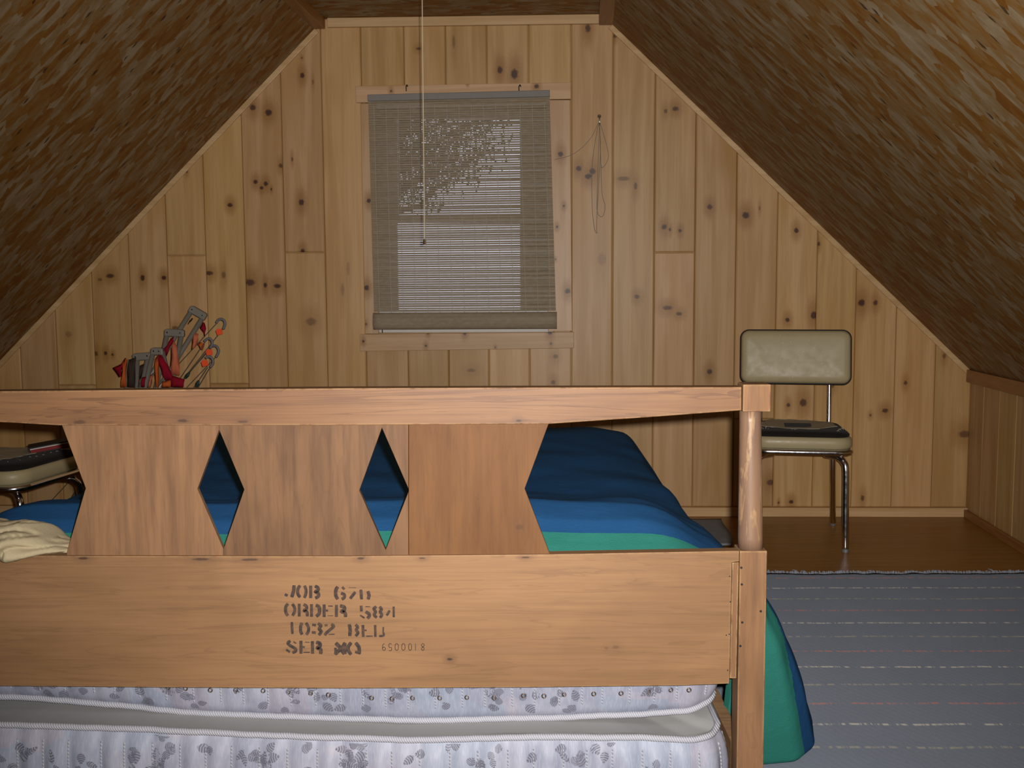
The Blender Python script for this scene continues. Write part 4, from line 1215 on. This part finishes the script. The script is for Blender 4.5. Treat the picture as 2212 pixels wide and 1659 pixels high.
def frame(label, bar, legs, Y, pieces, r=.0105):
    root = empty('folded_frame', to_floor(hp(*legs[0][0], Y), hp(*legs[0][1], Y))*1.0)
    o0 = root.location.copy(); root.location.z = 0; o0.z = 0
    tag(root, label, 'folded frame', 'folded frames leaning in the corner')
    mb = MB(); a, b2 = hp(*bar[0], Y)-o0, hp(*bar[1], Y)-o0
    d = (b2-a).normalized(); up = Vector((-d.z, 0, d.x)); up = up if up.z > 0 else -up
    p = [a-d*.006-up*.022, b2+d*.006-up*.022, b2+d*.006+up*.004, b2-d*.004+up*.008, a+d*.004+up*.008, a-d*.006+up*.004]
    mb.prism([q+Vector((0, -.014, 0)) for q in p], [q+Vector((0, .012, 0)) for q in p])
    mb.build('end_bar', M_alu, root, bevel=.003)
    for t, f in legs:
        P0 = hp(*t, Y)-o0; P1 = to_floor(hp(*t, Y), hp(*f, Y))-o0
        mb = MB(); mb.tube([P0, P0*.5+P1*.5, P1], r, 10); mb.build('tube', M_alu, root, smooth=True)
    for rv in (a+d*.008-up*.006, b2-d*.008-up*.006):
        mb = MB(); mb.tube([rv+Vector((0, -.017, 0)), rv+Vector((0, -.012, 0))], .0035, 8); mb.build('rivet', M_chrome, root)
    for poly, mat, dy in pieces:
        f = [hp(x, y, Y+dy)-o0 for x, y in poly]
        # soft cloth: fan of triangles with a bulge
        c_ = sum(f, Vector())/len(f)+Vector((0, -.012, 0))
        sub = []
        for i in range(len(f)):
            sub += [f[i], (f[i]+f[(i+1) % len(f)])/2+Vector((0, .004*(-1)**i, 0))]
        inner = [q*.5+c_*.5 for q in sub]
        mb = MB(); n = len(sub)
        mb.add(sub+inner+[c_], [(i, (i+1) % n, n+(i+1) % n, n+i) for i in range(n)]+[(n+i, n+(i+1) % n, 2*n) for i in range(n)])
        ob = mb.build('cloth_strip', mat, root, smooth=True)
        s_ = ob.modifiers.new('thick', 'SOLIDIFY'); s_.thickness = .003
    return root
frame('tallest grey folded frame with rounded end bar, leaning right with coral cloth strips', [(1440,175),(1655,300)], [((1440,215),(1235,540)),((1625,310),(1240,930))], 4.44,
      [([(1480,585),(1535,600),(1540,690),(1500,800),(1425,850),(1440,690)], M_coral, -.02), ([(1560,500),(1610,410),(1635,420),(1660,520),(1635,650),(1615,570)], M_red, .01),
       ([(1520,760),(1570,725),(1640,760),(1600,860),(1560,830)], M_orange, -.01), ([(1400,380),(1440,340),(1455,360),(1400,420),(1370,440)], M_browncl, .0)])
frame('middle grey folded frame with red and coral cloth strips hanging from it', [(1030,548),(1295,560)], [((1045,580),(1000,800)),((1275,590),(1225,850))], 4.40,
      [([(1085,690),(1140,640),(1145,720),(1090,800),(1050,900),(1030,960),(965,845),(1040,780)], M_red, -.025), ([(1145,700),(1190,800),(1215,950),(1240,1130),(1235,1260),(1120,1260),(1090,1100),(1105,850)], M_coral, -.035)])
frame('short grey folded frame wrapped in a broad red cloth band', [(815,845),(960,850)], [((820,880),(690,1440)),((965,880),(1100,1440))], 4.36,
      [([(905,930),(960,950),(1050,1090),(1120,1250),(1115,1340),(1010,1340),(950,1200),(890,1060)], M_red, -.03), ([(1110,1260),(1320,1325),(1300,1450),(1100,1450)], M_red, -.025),
       ([(850,990),(905,920),(910,1100),(905,1450),(855,1450),(835,1200)], M_orange, -.028), ([(960,1360),(1100,1330),(1105,1450),(955,1460)], M_orange, -.02), ([(770,1260),(815,1220),(800,1330),(780,1450),(725,1450)], M_coral, -.02), ([(640,1290),(700,1280),(680,1450),(620,1450)], M_red, -.015)])
frame('leftmost folded frame with dark brown cloth and a pointed red flap', [(520,940),(770,920)], [((420,1010),(400,1440)),((560,980),(560,1440)),((740,950),(640,1440))], 4.38,
      [([(430,1010),(540,970),(535,1200),(525,1450),(400,1450),(400,1200)], M_browncl, -.018), ([(610,1100),(665,1075),(650,1200),(600,1350),(570,1450),(590,1250)], M_browncl, -.018),
       ([(170,1140),(310,1075),(380,980),(390,1040),(310,1180),(310,1275),(275,1290)], M_red, -.005), ([(330,1040),(380,980),(405,1010),(385,1180),(390,1450),(300,1450),(310,1300)], M_orange, -.02)])
def hooked(label, arc, wires, tagc, clip_, Y):
    a0 = hp(*wires[0][0], Y); f0 = to_floor(a0, hp(*wires[0][1], Y)); o0 = Vector((f0.x, f0.y, 0))
    root = empty('hooked_rod', o0); tag(root, label, 'hooked rod', 'hooked rods leaning in the corner')
    mb = MB(); mb.tube(spline([hp(x, y, Y)-o0 for x, y in arc], 6), .0056, 9); mb.build('hook', M_hook, root, smooth=True)
    for t, f in wires:
        P0 = hp(*t, Y); P1 = to_floor(P0, hp(*f, Y))
        mb = MB(); mb.tube([P0-o0, P1-o0], .0017, 6); mb.build('wire', M_wire, root)
    if tagc:
        c_ = hp(*tagc, Y-.012)-o0; q = .0135; mb = MB(); rot = Matrix.Rotation(R_(-18), 3, 'Y')
        p = [c_+rot@Vector((x*q, 0, z*q)) for x, z in ((-1,-.9),(.7,-1),(1,.6),(-.3,1),(-1,.6))]
        mb.prism(p, [v_+Vector((0, .003, 0)) for v_ in p]); mb.build('price_tag', M_tag, root)
    if clip_:
        c0_, c1_ = hp(*clip_[0], Y)-o0, hp(*clip_[1], Y)-o0
        mb = MB(); mb.tube([c0_, (c0_+c1_)/2, c1_], [.004, .008, .006], 8); mb.build('clip', M_clip, root)
hooked('grey hooked rod with orange tag, the highest of the hooks', [(1825,425),(1850,380),(1900,362),(1950,390),(1962,450),(1935,520)], [((1822,440),(1300,1000)),((1930,520),(1330,1280))], (1872,562), None, 4.42)
hooked('grey hooked rod with orange tag, second hook from the top', [(1635,720),(1665,685),(1712,672),(1752,710),(1758,770),(1725,825)], [((1640,735),(1260,1290)),((1720,825),(1330,1300))], (1710,890), ((1400,1210),(1330,1300)), 4.38)
hooked('grey hooked rod without a tag, behind the lowest hook', [(1770,792),(1815,790),(1850,830),(1858,890),(1820,970)], [((1815,970),(1500,1300)),((1765,800),(1380,1230))], None, None, 4.43)
hooked('grey hooked rod with orange tag and dark clip, the lowest of the hooks', [(1655,985),(1690,962),(1735,970),(1768,1010),(1770,1070),(1730,1130)], [((1690,1130),(1540,1350)),((1720,1140),(1580,1380))], (1640,1062), ((1545,1340),(1505,1440)), 4.34)
